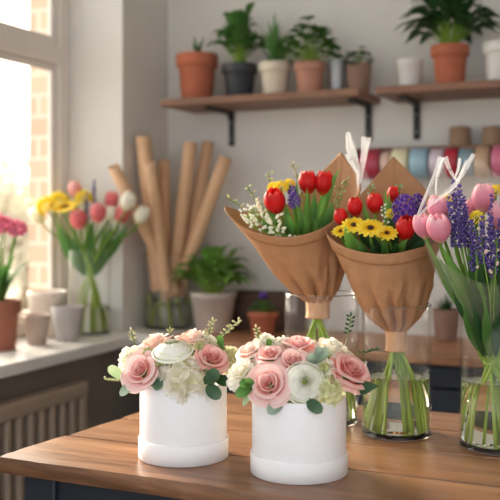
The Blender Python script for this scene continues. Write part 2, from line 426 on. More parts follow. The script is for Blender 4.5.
# ------------------------------------------------------------------ work table
TZ = .90
TX0, TY0, TY1, TX1 = -.985, 1.193, 1.835, 1.30
tb = thing('work_table', 'rustic wooden plank table with navy base in the foreground', 'table', (0, 1.5, 0))
tm = MB()
edges = [TY0, 1.363, 1.52, 1.68, TY1]
SK = .10      # the left end runs slightly askew
tr = random.Random(3)
for k in range(4):
    ya, yb = edges[k]+(.0011 if k else 0), edges[k+1]-.0011
    nx, ny = 120, 8
    b = len(tm.v)
    prof = [(ya+.002, TZ-.027), (ya, TZ-.022), (ya, TZ-.006), (ya+.0025, TZ-.001)]
    prof += [(ya+(yb-ya)*j/8, TZ) for j in range(1, 8)]
    prof += [(yb-.0025, TZ-.001), (yb, TZ-.006), (yb, TZ-.022), (yb-.002, TZ-.027)]
    npf = len(prof)
    for i in range(nx+1):
        u = i/nx; u = u*u*.45+u*.55
        for j, (y, z) in enumerate(prof):
            xl = TX0 + (y-TY0)*SK + .004*noise.noise(Vector((y*40, k, 3))) + (.004 if k % 2 else 0)
            x = xl+(TX1-xl)*u
            w1 = noise.noise(Vector((x*14, k*7.1, .3))); w2 = noise.noise(Vector((x*60, k*3.3, 1.7)))
            dy = dz = 0
            if k == 0 and j in (1, 2, 3):
                nick = max(0, w2-.35)*.012
                dy = w1*.0022+nick; dz = -nick*.5 if j > 1 else 0
            elif j in (2, 3): dz = -max(0, w2-.3)*.006
            tm.vert((x, y+dy-1.5, z+dz), (u, j/npf))
    for i in range(nx):
        for j in range(npf-1):
            a = b+i*npf+j
            tm.f.append((a, a+npf, a+npf+1, a+1))
    tm.f.append(tuple(b+j for j in range(npf)))
    tm.f.append(tuple(b+nx*npf+j for j in reversed(range(npf))))
    # underside
    tm.f.append((b, b+npf-1, b+nx*npf+npf-1, b+nx*npf))
o = link('tabletop', tm.mesh('tabletop', M['table'], True), tb)
mo = o.modifiers.new('es', 'EDGE_SPLIT'); mo.split_angle = R(50)
o = link('apron', MB().box((TX0+.065, TY0+.035-1.5, TZ-.16), (TX1-.05, TY0+.057-1.5, TZ-.027)).box((TX0+.10, TY1-.06-1.5, TZ-.16), (TX1-.05, TY1-.038-1.5, TZ-.027)).box((TX0+.085, TY0+.057-1.5, TZ-.16), (TX0+.105, TY1-.06-1.5, TZ-.027)).mesh('apron', M['navy'], False), tb); bevel(o, .002)
for (lx, ly) in ((TX0+.034, TY0+.024), (TX1-.09, TY0+.024), (TX0+.075, TY1-.10), (TX1-.09, TY1-.10)):
    o = link('leg', MB().box((lx, ly-1.5, 0), (lx+.062, ly+.062-1.5, TZ-.027)).mesh('leg', M['navy'], False), tb); bevel(o, .004)

# ------------------------------------------------------------------ pots and plants
def pot_profile(rt, rb, h, style):
    t = rt*.10
    if style == 'rim':      # flower pot with a collar
        return [(0, .0), (rb*.96, 0), (rb, .004), (rt*.86, h*.72), (rt*.885, h*.735), (rt*.97, h*.74), (rt, h*.755), (rt, h*.985), (rt*.985, h), (rt-t, h), (rt-t*1.2, h*.97), (rt*.80, h*.8), (0, h*.8)]
    if style == 'saucerim': # straight with a thin lip
        return [(0, 0), (rb*.96, 0), (rb, .004), (rt*.95, h*.86), (rt, h*.87), (rt, h*.985), (rt*.98, h), (rt-t, h), (rt-t*1.2, h*.97), (rt*.82, h*.84), (0, h*.84)]
    return [(0, 0), (rb*.95, 0), (rb, .005), ((rb+rt)*.5*1.01, h*.5), (rt, h*.985), (rt*.985, h), (rt-t*.8, h), (rt-t, h*.97), (rt*.85, h*.85), (0, h*.85)]
def make_pot(name, label, cat, loc, rt, rb, h, mat, style='rim', soil=True, group=None):
    t = thing(name, label, cat, loc, group)
    link('pot', MB().lathe(pot_profile(rt, rb, h, style), 40).mesh('pot', mat), t)
    if soil:
        m = MB(); m.ball((0, 0, h*.82), (rt*.84, rt*.84, h*.08), 20, 8); link('soil', m.mesh('soil', M['soil']), t)
    return t

def blade(mb, p0, p1, p2, w, side=None, fold=.25, n=10, shape='lance', nu=4, wave=0):
    """leaf along a quadratic bezier"""
    p0, p1, p2 = Vector(p0), Vector(p1), Vector(p2)
    def fn(u, v):
        c = p0*(1-v)**2+p1*2*v*(1-v)+p2*v*v
        t = ((p1-p0)*(1-v)+(p2-p1)*v)
        if t.length < 1e-8: t = p2-p0
        t.normalize()
        s = side if side is not None else t.cross(UP)
        if s.length < 1e-4: s = RGT.copy()
        s = (s-t*s.dot(t)).normalized(); nrm = s.cross(t)
        if shape == 'lance': k = math.sin(PI*min(1, v*.94+.06)**.8)
        elif shape == 'oval': k = math.sqrt(max(0, 1-(2*v-1)**2))*(.95+.1*v)
        elif shape == 'spear': k = min(1, .55+1.2*v)*(1-v**2.2)
        else: k = 1-v
        k = max(k, .02)
        q = (u-.5)*2
        return c + s*(q*w*.5*k) + nrm*(abs(q)**1.4*w*.5*k*fold + wave*w*math.sin(v*11+q*2)*abs(q)*.3)
    mb.grid(fn, nu, n)

def foliage(t, kind, z0, Rr, H, n, seed, mat, matstem=None, lw=.03, droop=.35, base_r=.012):
    rg = random.Random(seed); mb = MB(); st = MB()
    if kind == 'broad':
        for k in range(n):
            a = k*2.39996+rg.uniform(-.3, .3); q = math.sqrt((k+.5)/n)
            out = Rr*(.38+.62*q)*rg.uniform(.8, 1.12); top = H*(1-.58*q*q)*rg.uniform(.85, 1.05)
            d = Vector((math.cos(a), math.sin(a), 0))
            b0 = Vector((0, 0, z0))+d*base_r*rg.random()
            m1 = b0+d*out*.35+UP*top*.62
            e = b0+d*out+UP*top*(1-droop*q)
            st.tube(catmull([b0, b0+d*out*.12+UP*top*.33, m1], 4), .0022, 5)
            blade(mb, m1, m1+d*out*.25+UP*top*.34, e, lw*rg.uniform(.8, 1.15), None, .3, 8, 'lance', 4, .15)
    elif kind == 'spiky':
        for k in range(n):
            a = k*2.39996; q = (k+.5)/n
            d = Vector((math.cos(a), math.sin(a), 0)); out = Rr*q*rg.uniform(.8, 1.1); top = H*(1-.5*q)*rg.uniform(.9, 1.05)
            b0 = Vector((0, 0, z0))+d*base_r*q
            blade(mb, b0, b0+d*out*.35+UP*top*.6, b0+d*out+UP*top, lw*rg.uniform(.8, 1.1), None, .45, 8, 'spear', 4)
    elif kind == 'bushy':
        for k in range(n):
            a = k*2.39996; q = math.sqrt((k+.5)/n)
            d = Vector((math.cos(a), math.sin(a), 0)); out = Rr*q*rg.uniform(.75, 1.08); top = H*(.98-.80*q*q)*rg.uniform(.8, 1.05)
            b0 = Vector((0, 0, z0))+d*base_r*q; e = b0+d*out+UP*top
            st.tube(catmull([b0, b0+d*out*.4+UP*top*.6, e], 4), .0014, 5)
            for s in range(3):
                f = Vector((math.cos(a+(s-1)*1.3), math.sin(a+(s-1)*1.3), rg.uniform(-.2, .5))).normalized()
                L = lw*rg.uniform(.9, 1.4)
                blade(mb, e, e+f*L*.5+UP*L*.15, e+f*L-UP*L*.15, lw, None, .2, 6, 'oval', 4)
    elif kind == 'sprout':
        for k in range(n):
            a = rg.uniform(0, 6.3); d = Vector((math.cos(a), math.sin(a), 0))
            b0 = Vector((0, 0, z0)); e = b0+d*Rr*rg.uniform(.3, 1)+UP*H*rg.uniform(.6, 1)
            blade(mb, b0, (b0+e)/2+UP*H*.2, e, lw, None, .3, 8)
    if st.v: link('stems', st.mesh('stems', matstem or M['stem']), t)
    return link('foliage', mb.mesh('foliage', mat), t)

def shelf_pot(px, y, top, wpx, name, label, cat, mat, style='rim', taper=.74, base_z=SHZ, soil=True, group='pots on the wall shelves'):
    d = depth_y(px, y); r = wpx*d/2/F_PX
    p = W(px, 0, d); h = CAMZ+(YH-top)*d/F_PX-base_z
    t = make_pot(name, label, cat, (p.x, p.y, base_z), r, r*taper, h, mat, style, soil, group)
    return t, r, h, d
def hh(px_h, d): return px_h*d/F_PX

t, r, h, d = shelf_pot(197, 2.84, 55, 42, 'potted_plant', 'large terracotta pot with a few short leaves, leftmost on the left shelf', 'potted plant', M['terracotta'])
foliage(t, 'sprout', h*.84, .03, hh(30, d), 6, 2, M['leafmid'], lw=.018)
t, r, h, d = shelf_pot(239.5, 2.84, 65, 36, 'potted_plant', 'tall broad-leaved green plant in a charcoal pot on the left shelf', 'potted plant', M['charcoal'])
foliage(t, 'broad', h*.84, .105, hh(70, d), 30, 5, M['leafmid'], lw=.056)
t, r, h, d = shelf_pot(275, 2.84, 63, 32, 'potted_plant', 'spiky upright succulent in a cream pot on the left shelf', 'potted plant', M['cream'])
foliage(t, 'spiky', h*.84, .065, hh(58, d), 18, 6, M['leafmid'], lw=.026)
t, r, h, d = shelf_pot(310, 2.83, 63, 32, 'potted_plant', 'bushy round-leaved plant in a pinkish terracotta pot on the left shelf', 'potted plant', M['terrapink'])
foliage(t, 'bushy', h*.84, .085, hh(48, d), 44, 7, M['leafmid'], lw=.030)
t, r, h, d = shelf_pot(337, 2.87, 60, 20, 'metal_cup', 'small empty grey metal cup between two pots on the left shelf', 'cup', M['metalcup'], 'plain', .85, soil=False)
t, r, h, d = shelf_pot(359, 2.85, 64, 25, 'potted_plant', 'small dark succulent in a brown clay pot, rightmost on the left shelf', 'potted plant', M['brownpot'], 'plain', .8)
foliage(t, 'bushy', h*.8, .032, hh(22, d), 16, 8, M['leafdark'], lw=.02)
t, r, h, d = shelf_pot(410, 2.83, 60, 26, 'flower_pot', 'small empty white pot left of the tall terracotta plant on the right shelf', 'pot', M['whitepot'], 'saucerim', .8, soil=False)
t, r, h, d = shelf_pot(450, 2.82, 46, 38, 'potted_plant', 'large arching dark green plant in a terracotta pot on the right shelf', 'potted plant', M['terracotta'])
foliage(t, 'broad', h*.84, .185, hh(72, d), 56, 11, M['leafdark'], lw=.045, droop=.5)
t, r, h, d = shelf_pot(501, 2.83, 43, 36, 'flower_pot', 'white pot on the right shelf cut by the right edge of the photo', 'pot', M['whitepot'], 'rim', .78, soil=False)

# back counter pots
t, r, h, d = shelf_pot(213.5, 2.77, 292, 46, 'potted_plant', 'lush green plant in a pale grey pot beside the vase of kraft tubes', 'potted plant', M['taupepot'], 'saucerim', .76, CZ, group='pots on the back counter')
foliage(t, 'broad', h*.86, .155, hh(56, d), 40, 15, M['leaf'], lw=.056, droop=.42, base_r=.03)
t, r, h, d = shelf_pot(263, 2.76, 311, 31, 'potted_plant', 'small terracotta pot with a single purple flower on the back counter', 'potted plant', M['terracotta'], 'rim', .72, CZ, group='pots on the back counter')
foliage(t, 'bushy', h*.82, .028, hh(16, d), 22, 16, M['leafmid'], lw=.016)
pf = MB()
for k in range(9):
    a = k*2.4; pf.ball((.008*math.cos(a), .008*math.sin(a), h+.052+.004*math.sin(k*3)), (.007, .007, .009), 6, 5)
link('purple_bloom', pf.mesh('purple_bloom', M['purple']), t)
t, r, h, d = shelf_pot(446, 2.88, 309, 27, 'potted_plant', 'dark succulent in a grey brown pot seen between the right-hand vases', 'potted plant', M['brownpot'], 'plain', .8, CZ, group='pots on the back counter')
foliage(t, 'spiky', h*.8, .05, hh(24, d), 14, 18, M['leafdark'], lw=.016)
# low wooden crate behind them
d = depth_y(232, 2.90); xa = W(232, 0, d).x; d2 = depth_y(300, 2.90); xb = W(300, 0, d2).x
cr = thing('wooden_crate', 'low dark wooden crate behind the small terracotta pot', 'crate', ((xa+xb)/2, 2.91, CZ))
hw = (xb-xa)/2
for nm, lo, hi in (('front_panel', (-hw, -.05, 0), (hw, -.038, .13)), ('back_panel', (-hw, .038, 0), (hw, .05, .13)), ('end_panel', (-hw, -.038, 0), (-hw+.012, .038, .13)), ('end_panel', (hw-.012, -.038, 0), (hw, .038, .13)), ('bottom_panel', (-hw+.012, -.038, .002), (hw-.012, .038, .014))):
    o = link(nm, MB().box(lo, hi).mesh(nm, M['crate'], False), cr); bevel(o, .002)

# pots on the window sill
def sill_pot(px, d, top, wpx, name, label, cat, mat, style, taper, soil=False, group='pots on the window sill'):
    p = W(px, 0, d); r = wpx*d/2/F_PX; h = CAMZ+(YH-top)*d/F_PX-SZ
    return make_pot(name, label, cat, (p.x, p.y, SZ), r, r*taper, h, mat, style, soil, group), r, h
sill_pot(37, 2.79, 315, 26, 'flower_pot', 'smallest taupe empty pot on the window sill', 'pot', M['taupedark'], 'saucerim', .72)
sill_pot(67.5, 2.88, 306, 33, 'flower_pot', 'medium grey empty pot on the sill beside the tulip vase', 'pot', M['greypot'], 'plain', .68)
sill_pot(47.5, 2.97, 291, 39, 'flower_pot', 'largest pale empty pot standing behind the two smaller sill pots', 'pot', M['palepot'], 'saucerim', .78)
hp, r, h = sill_pot(-1, 2.68, 300, 44, 'potted_flowers', 'pink flowering plant in a dark terracotta pot at the left end of the sill', 'potted plant', M['terradark'], 'rim', .74, True)
hd_ = 2.68
lv = MB(); st = MB(); fl = MB(); rg = random.Random(21)
for k in range(11):
    a = k*2.4; dd = Vector((math.cos(a), math.sin(a), 0)); o_ = .035+.055*rg.random(); tp = .12+.08*rg.random()
    b0 = Vector((0, 0, h*.82))+dd*.01
    blade(lv, b0, b0+dd*o_*.4+UP*tp*.8, b0+dd*o_*1.2+UP*tp*.9, .03, None, .35, 9)
heads = [(-.05, .0), (-.01, .02), (.03, -.01), (.055, .02), (.012, -.035), (-.03, -.03), (.035, .035)]
for (hx, hy) in heads:
    top = h+hh(74, hd_)+rg.uniform(-.012, .018)
    st.tube(catmull([(0, 0, h*.8), (hx*.4, hy*.4, h*.8+.1), (hx, hy, top)], 5), .0028, 6)
    for k in range(16):
        zz = 1-1.7*(k+.5)/16; rr = math.sqrt(max(0, 1-zz*zz)); a = k*2.4
        c = Vector((hx+.02*rr*math.cos(a), hy+.02*rr*math.sin(a), top+.02*zz))
        nrm = (c-Vector((hx, hy, top))).normalized()
        Mx = Matrix.Translation(c) @ align(nrm)
        fl.grid(lambda u, v: (.011*v*math.cos(2*PI*u)*(1+.25*math.cos(10*PI*u)), .011*v*math.sin(2*PI*u)*(1+.25*math.cos(10*PI*u)), .006*v*v), 10, 2, True, Mx)
link('stems', st.mesh('stems', M['stem']), hp); link('leaves', lv.mesh('leaves', M['leafmid']), hp); link('pink_blooms', fl.mesh('pink_blooms', M['magenta']), hp)

# ------------------------------------------------------------------ vases
def vase(px, base_py, wpx, rim_py, label, water_py=None, z=TZ, d=None, loc=None, th=.003, tint=None):
    if loc is None:
        p, d = on_z(px, base_py, z)
    else: p = Vector(loc)
    r = wpx*d/2/F_PX; h = (base_py-rim_py)*d/F_PX
    t = thing('glass_vase', label, 'vase', (p.x, p.y, z), 'clear glass cylinder vases')
    fl_ = .009
    prof = [(0, 0), (r*.93, 0), (r*.985, .002), (r, .006)]+[(r, h*k/6) for k in range(1, 6)]+[(r, h-.002), (r-th*.5, h), (r-th, h-.002)]+[(r-th, h*k/6) for k in range(5, 0, -1)]+[(r-th, fl_+.006), (r-th-.004, fl_+.001), (r*.85, fl_), (0, fl_)]
    link('glass_cylinder', MB().lathe([(r*.985, .002), (r, .006)]+[(r, h*k/6) for k in range(1, 6)]+[(r, h-.002), (r-th*.5, h), (r-th, h-.002)]+[(r-th, h*k/6) for k in range(5, 0, -1)]+[(r-th, fl_+.002)], 72).mesh('glass_cylinder', M['vglass']), t)
    link('glass_base', MB().lathe([(0, 0), (r*.93, 0), (r*.985, .002), (r-.0005, .006), (r-th, fl_), (r*.85, fl_), (0, fl_)], 72).mesh('glass_base', M['glass']), t)
    rim = MB(); rim.tube([((r-th*.5)*math.cos(a*PI/36), (r-th*.5)*math.sin(a*PI/36), h-.0004) for a in range(73)], .0014, 6, False); link('rim', rim.mesh('rim', M['glass']), t)
    if water_py is not None:
        # height of the water line at the vase axis
        wz = CAMZ+(YH-water_py)*d/F_PX-z
        rw = r-th-.0004
        w = MB().lathe([(0, fl_+.0004), (rw-.006, fl_+.0004), (rw, fl_+.005), (rw, wz*.5), (rw, wz), (rw-.002, wz-.0012), (rw*.6, wz-.0016), (0, wz-.0016)], 72)
        o = link('vase_water', w.mesh('vase_water', M['water'])); o.location = (p.x, p.y, z)
        tag(o, label.replace('clear glass cylinder vase', 'still clear water inside the vase').replace('clear glass vase', 'still clear water inside the vase'), 'water', None, 'stuff')
    return t, Vector((p.x, p.y, z+fl_)), r-th, d

V1, C1, RV1, D1 = vase(321.5, 421, 74, 293, 'clear glass cylinder vase holding the left kraft wrapped bouquet', 366)
V2, C2, RV2, D2 = vase(396.5, 434, 69, 304, 'clear glass cylinder vase holding the middle kraft wrapped bouquet', 375)
V3, C3, RV3, D3 = vase(498, 447, 76, 312, 'clear glass cylinder vase at right holding pink tulips and lavender', 380)
VWd = 3.04
pw = W(89.5, 0, VWd)
V4, C4, RV4, D4 = vase(89.5, 333, 42, 250, 'clear glass vase of mixed tulips on the window sill', 306, SZ, VWd, (pw.x, pw.y, SZ), .0025)
VTd = 3.205
pt = W(168, 0, VTd)
V5, C5, RV5, D5 = vase(168, 328, 47, 253, 'clear glass vase holding kraft tubes in the corner', 300, SZ, VTd, (pt.x, pt.y, SZ), .0025)

# ------------------------------------------------------------------ flower heads (unit meshes)
def pgrid(mb, fn, nu=8, nv=7, M_=None): mb.grid(lambda u, v: fn(u*2-1, v), nu, nv, False, M_)

def rose_mesh(name, mat, seed, open_=1.0):
    rg = random.Random(seed); mb = MB()
    layers = [(2, .02, .08, .50, 1.02, 2.0, .0), (3, .06, .17, .42, 1.04, 1.35, .015), (3, .11, .29, .34, 1.02, 1.25, .05), (3, .17, .46, .24, .98, 1.15, .11), (3, .22, .68, .12, .88, 1.22, .20), (4, .28, .90, .02, .70, .98, .28), (4, .30, 1.0, -.06, .46, .92, .30)]
    off = 0
    for li, (n, r0, r1, za, zb, wd, curl) in enumerate(layers):
        off += 1.25
        for k in range(n):
            ph = off+2*PI*k/n+rg.uniform(-.15, .15); dz = rg.uniform(-.05, .05)*(1+li/4); dr = rg.uniform(-.05, .05)*li/3; cu = curl*rg.uniform(.6, 1.5); ws = rg.uniform(-.35, .35)
            tilt = .10 if li > 1 else .05
            def fn(u, v):
                wv = .45+.62*math.sin(min(1, v*1.25)*PI*.5)-.22*max(0, v-.7)
                a = ph+u*wd*wv
                vv = v*(1-.26*abs(u+ws*.3)**2.3)
                c = max(0, (v-.68)/.32)
                r = r0+(r1+dr-r0)*(math.sin(vv*PI*.5)**.9)*open_+cu*c*c*(1-.3*u*u)+tilt*.25*(u+1)*.5
                z = za+(zb+dz-za)*vv**1.15-cu*.75*c*c+(.02+.006*li)*math.sin(u*4+k*2+li)*v
                return (r*math.cos(a), r*math.sin(a), z)
            pgrid(mb, fn, 10, 9)
    return mb.mesh(name, mat)
def calyx_mesh(name, mat):
    mb = MB(); mb.ball((0, 0, -.05), (.22, .22, .18), 10, 6)
    for k in range(5):
        a = 2*PI*k/5; d = Vector((math.cos(a), math.sin(a), 0)); blade(mb, d*.15+UP*-.08, d*.45, d*.7-UP*.12, .18, None, .2, 6)
    return mb.mesh(name, mat)
def ranunculus_mesh(name, mat, seed):
    rg = random.Random(seed); mb = MB(); NL = 10
    for li in range(NL):
        q = li/(NL-1); n = 4 if li < 3 else 5
        Ri = .17+.83*q**.95; zt = .64-.05*q-.36*q**2.5; zb = .30-.45*q
        inw = .70+.12*q+ (.12 if li == NL-1 else 0)
        for k in range(n):
            ph = li*1.37+2*PI*k/n+rg.uniform(-.12, .12); dz = rg.uniform(-.02, .02); wd = 2*PI/n*.66
            def fn(u, v):
                a = ph+u*wd*(.55+.5*math.sin(min(1, v*1.3)*PI*.5))
                vv = v*(1-.12*abs(u)**2.4)
                s = math.sin(vv*PI*.62)
                r = .12+(Ri-.12)*(s/ math.sin(PI*.5) if vv < .8 else s) 
                r = r*(1-(1-inw)*max(0, vv-.6)/.4)
                r += .02*q*math.sin(u*4+k*2+li)*v
                z = zb+(zt+dz-zb)*vv
                return (r*math.cos(a), r*math.sin(a), z)
            pgrid(mb, fn, 8, 8)
    return mb.mesh(name, mat)
def ranun_core(name):
    mb = MB(); mb.ball((0, 0, .46), (.13, .13, .17), 12, 8)
    for k in range(16):
        a = k*2.4; r = .02+.09*math.sqrt(k/16); mb.ball((r*math.cos(a), r*math.sin(a), .62-.3*r), .025, 6, 4)
    return mb.mesh(name, M['ranuncore'])
def carnation_mesh(name, mat, seed):
    rg = random.Random(seed); mb = MB()
    for li in range(6):
        q = li/5; n = 5+li
        for k in range(n):
            ph = li*.7+2*PI*k/n+rg.uniform(-.2, .2); Ri = .25+.75*q+rg.uniform(-.05, .05); zt = .78-.72*q**1.6+rg.uniform(-.05, .05); f = rg.uniform(0, 6)
            wd = max(.52, 1.05-.5*q)
            def fn(u, v):
                a = ph+u*wd*(.25+.8*v)
                ru = math.sin(u*4.5+f)*.085*v*v
                r = .06+(Ri-.06)*v**.85*(1-.10*u*u)
                z = -.1+(zt+.1)*math.sin(v*PI*.55)+ru+.022*math.sin(u*11+f)*v**3
                return ((r+ru*.4)*math.cos(a), (r+ru*.4)*math.sin(a), z)
            pgrid(mb, fn, 14, 5)
    return mb.mesh(name, mat)
def hydrangea_mesh(name, mat, seed, nfl=34, fs=.30):
    rg = random.Random(seed); mb = MB()
    for k in range(nfl):
        zz = 1-1.25*(k+.5)/nfl; rr = math.sqrt(max(0, 1-zz*zz)); a = k*2.39996
        nrm = Vector((rr*math.cos(a), rr*math.sin(a), zz)); c = nrm*rg.uniform(.78, .95)
        nrm = (nrm+Vector((rg.uniform(-.35, .35), rg.uniform(-.35, .35), rg.uniform(-.3, .3)))).normalized()
        Mx = Matrix.Translation(c) @ align(nrm, rg.uniform(0, 6))
        s = fs*rg.uniform(.85, 1.2); cup = rg.uniform(.15, .5)
        for p in range(4):
            ph = p*PI/2
            def fn(u, v):
                w = math.sin(min(1, .10+v*.80)*PI)**.6*.70
                x = s*v; y = s*u*w
                z = s*cup*v*v+s*.16*u*u*v+s*.05*math.sin(u*6+p)*v
                return (x*math.cos(ph)-y*math.sin(ph), x*math.sin(ph)+y*math.cos(ph), z)
            pgrid(mb, fn, 6, 5, Mx)
        mb.ball((0, 0, .015), .03, 5, 4, Mx)
    return mb.mesh(name, mat)
def tulip_mesh(name, mat, seed, R_=.40, open_=0.0):
    rg = random.Random(seed); mb = MB()
    for layer in range(2):
        for k in range(3):
            ph = 2*PI*k/3+layer*PI/3+rg.uniform(-.08, .08); s = (.90 if layer == 0 else 1.0)*rg.uniform(.96, 1.05); hgt = rg.uniform(.94, 1.03)
            def fn(u, v):
                w = (math.sin(min(1, (.16+.84*v))*PI)**.55) if v < .995 else .04
                a = ph+u*1.12*max(w, .05)
                r = R_*s*(math.sin((.07+.80*v)*PI)**.72)+open_*v**3*.10
                r *= 1-.07*u*u*v
                r += .015*(1-abs(u))*v     # central rib
                z = hgt*v
                return (r*math.cos(a), r*math.sin(a), z)
            pgrid(mb, fn, 8, 10)
    return mb.mesh(name, mat)
def daisy_mesh(name, mat, seed, n=12):
    rg = random.Random(seed); mb = MB()
    for layer in range(2):
        for k in range(n):
            ph = 2*PI*(k+layer*.5)/n+rg.uniform(-.06, .06); L = (1.0 if layer == 0 else .86)*rg.uniform(.92, 1.05); dr = rg.uniform(-.06, .08); wv = rg.uniform(.9, 1.15)
            def fn(u, v):
                w = .19*wv*(math.sin(min(1, .18+v*.8)*PI)**.5)
                x = .18+(L-.18)*v; y = u*max(w, .02)
                z = .05*layer+.10*math.sin(v*2.4)-dr*v*v-.04*u*u
                return (x*math.cos(ph)-y*math.sin(ph), x*math.sin(ph)+y*math.cos(ph), z)
            pgrid(mb, fn, 4, 6)
    return mb.mesh(name, mat)
def disc_mesh(name, r=.27):
    mb = MB(); mb.ball((0, 0, .08), (r, r, .10), 16, 8)
    for k in range(50):
        a = k*2.39996; q = math.sqrt((k+.5)/50); mb.ball((r*q*math.cos(a), r*q*math.sin(a), .08+.10*math.sqrt(max(0, 1-q*q))), .026, 5, 4)
    return mb.mesh(name, M['disc'])
def spike_mesh(name, mat, seed, levels=14, per=6, r=.085, fl=.042):
    rg = random.Random(seed); mb = MB()
    for j in range(levels):
        q = j/(levels-1); rr = r*(1-.75*q**1.5)*(.75 if j % 2 else 1)
        for k in range(per if q < .8 else 4):
            a = 2*PI*k/per+j*.6+rg.uniform(-.2, .2)
            rr *= rg.uniform(.75, 1.25); Mx = Matrix.Translation((rr*math.cos(a), rr*math.sin(a), q+rg.uniform(-.035, .035))) @ align((math.cos(a), math.sin(a), .8))
            mb.ball((0, 0, 0), (fl*.62, fl*.62, fl*(1.05-.35*q)), 6, 5, Mx)
    return mb.mesh(name, mat)
def cluster_mesh(name, mat, seed, n=46, rx=.42, rz=.6, fs=.15):
    """dense head of little stars"""
    rg = random.Random(seed); mb = MB()
    for k in range(n):
        zz = 1-1.8*(k+.5)/n; rr = math.sqrt(max(0, 1-zz*zz)); a = k*2.39996
        c = Vector((rx*rr*math.cos(a), rx*rr*math.sin(a), rz+rz*zz)); nrm = Vector((rr*math.cos(a)/rx, rr*math.sin(a)/rx, zz/rz)).normalized()
        nrm = (nrm+Vector((rg.uniform(-.3, .3), rg.uniform(-.3, .3), rg.uniform(-.3, .3)))).normalized()
        Mx = Matrix.Translation(c) @ align(nrm, rg.uniform(0, 6)); s = fs*rg.uniform(.85, 1.2)
        for p in range(5):
            ph = p*2*PI/5
            def fn(u, v):
                w = math.sin(min(1, .2+v*.78)*PI)*.36
                x = s*v; y = s*u*w; z = s*(.5*math.sin(v*2.2))
                return (x*math.cos(ph)-y*math.sin(ph), x*math.sin(ph)+y*math.cos(ph), z)
            pgrid(mb, fn, 2, 3, Mx)
    return mb.mesh(name, mat)
def pompon_mesh(name, mat, seed, n=60):
    rg = random.Random(seed); mb = MB()
    for k in range(n):
        zz = 1-1.5*(k+.5)/n; rr = math.sqrt(max(0, 1-zz*zz)); a = k*2.39996
        nrm = Vector((rr*math.cos(a), rr*math.sin(a), zz)); Mx = Matrix.Translation(nrm*.8) @ align(nrm)
        mb.ball((0, 0, 0), (.11, .11, .24*rg.uniform(.8, 1.2)), 6, 5, Mx)
    return mb.mesh(name, mat)
HEAD = {}
for c in ('rosepink', 'rosedeep', 'roseblush', 'rosewhite'):
    HEAD[c] = [rose_mesh('petals', M[c], 31+i) for i in range(2)]
CALYX = calyx_mesh('calyx', M['leafmid'])
HEAD['ranun'] = [ranunculus_mesh('petals', M['ranun'], 3)]; RCORE = ranun_core('green_core')
HEAD['carn'] = [carnation_mesh('petals', M['carn'], 4)]
HEAD['hydra'] = [hydrangea_mesh('florets', M['hydra'], 5, 26, .42)]; HEAD['hydrag'] = [hydrangea_mesh('florets', M['hydrag'], 6, 30, .36)]
HEAD['hydrabig'] = [hydrangea_mesh('florets', M['hydra'], 9, 24, .50)]
for c in ('red', 'pink', 'coral', 'palepink', 'whitet'):
    HEAD[c] = [tulip_mesh('petals', M[c], 41+i, .385, .0 if i == 0 else .25) for i in range(2)]
HEAD['daisy'] = [daisy_mesh('petals', M['yellow'], 8)]; DISC = disc_mesh('flower_disc', .21)
HEAD['lav'] = [spike_mesh('florets', M['lavender'], 12+i) for i in range(2)]
HEAD['hyac'] = [cluster_mesh('florets', M['purple'], 14)]
HEAD['pompon'] = [pompon_mesh('petals', M['yellowp'], 15)]
CEN = {'ranun': .3, 'carn': .3, 'hydra': .3, 'hydrag': .3, 'hydrabig': .3, 'red': .5, 'pink': .5, 'coral': .5, 'palepink': .5, 'whitet': .5, 'daisy': .05, 'lav': .5, 'hyac': .6, 'pompon': .3}
NAMES = {'rose': 'rose', 'ranun': 'ranunculus', 'carn': 'carnation', 'hydra': 'hydrangea', 'red': 'tulip', 'pink': 'tulip', 'coral': 'tulip', 'palepink': 'tulip', 'whitet': 'tulip', 'daisy': 'gerbera_daisy', 'lav': 'lavender_sprig', 'hyac': 'hyacinth', 'pompon': 'chrysanthemum'}
def kind_name(k):
    for q in sorted(NAMES, key=len, reverse=True):
        if k.startswith(q): return NAMES[q]
TOCAM = -FWD
def put_head(t, kind, P, face, size, var=0, roll=0):
    """bloom centred at world P; t is the thing's empty (no rotation)"""
    face = Vector(face).normalized(); cen = CEN.get(kind, .42)
    base = Vector(P)-face*cen*size
    Mx = Matrix.Translation(base-t.location) @ align(face, roll) @ Matrix.Scale(size, 4)
    hs = HEAD[kind]; me = hs[var % len(hs)]
    link(me.name.split('.')[0], me, t, M=Mx)
    if kind.startswith('rose'): link('calyx', CALYX, t, M=Mx)
    if kind == 'ranun': link('green_core', RCORE, t, M=Mx)
    if kind == 'daisy': link('flower_disc', DISC, t, M=Mx)
    return base

# ------------------------------------------------------------------ hat boxes with flowers
def hatbox(px, base_py, wpx, top_py, label):
    p, d = on_z(px, base_py, TZ)
    r = wpx*d/2/F_PX; h = (base_py-top_py)*d/F_PX
    t = thing('hat_box', label, 'box', p, 'white round hat boxes')
    rb = r*.965
    link('body', MB().lathe([(0, .004), (rb*.99, .004), (rb, .006), (rb, h-.002), (rb-.001, h), (rb-.003, h), (rb-.004, h-.002), (rb-.004, h-.014), (0, h-.014)], 96).mesh('body', M['boxwhite']), t)
    hb = h*.27
    link('base_band', MB().lathe([(0, 0), (r-.002, 0), (r, .0015), (r, hb-.001), (r-.0008, hb), (rb+.0002, hb), (rb+.0002, .005)], 96).mesh('base_band', M['boxwhite']), t)
    return t, p, r, h, d
H1, HP1, HR1, HH1, HD1 = hatbox(183.5, 455.5, 90, 381, 'round white hat box of roses at left on the table')
H2, HP2, HR2, HH2, HD2 = hatbox(299, 471, 97.5, 394, 'round white hat box of roses nearer the camera at right')

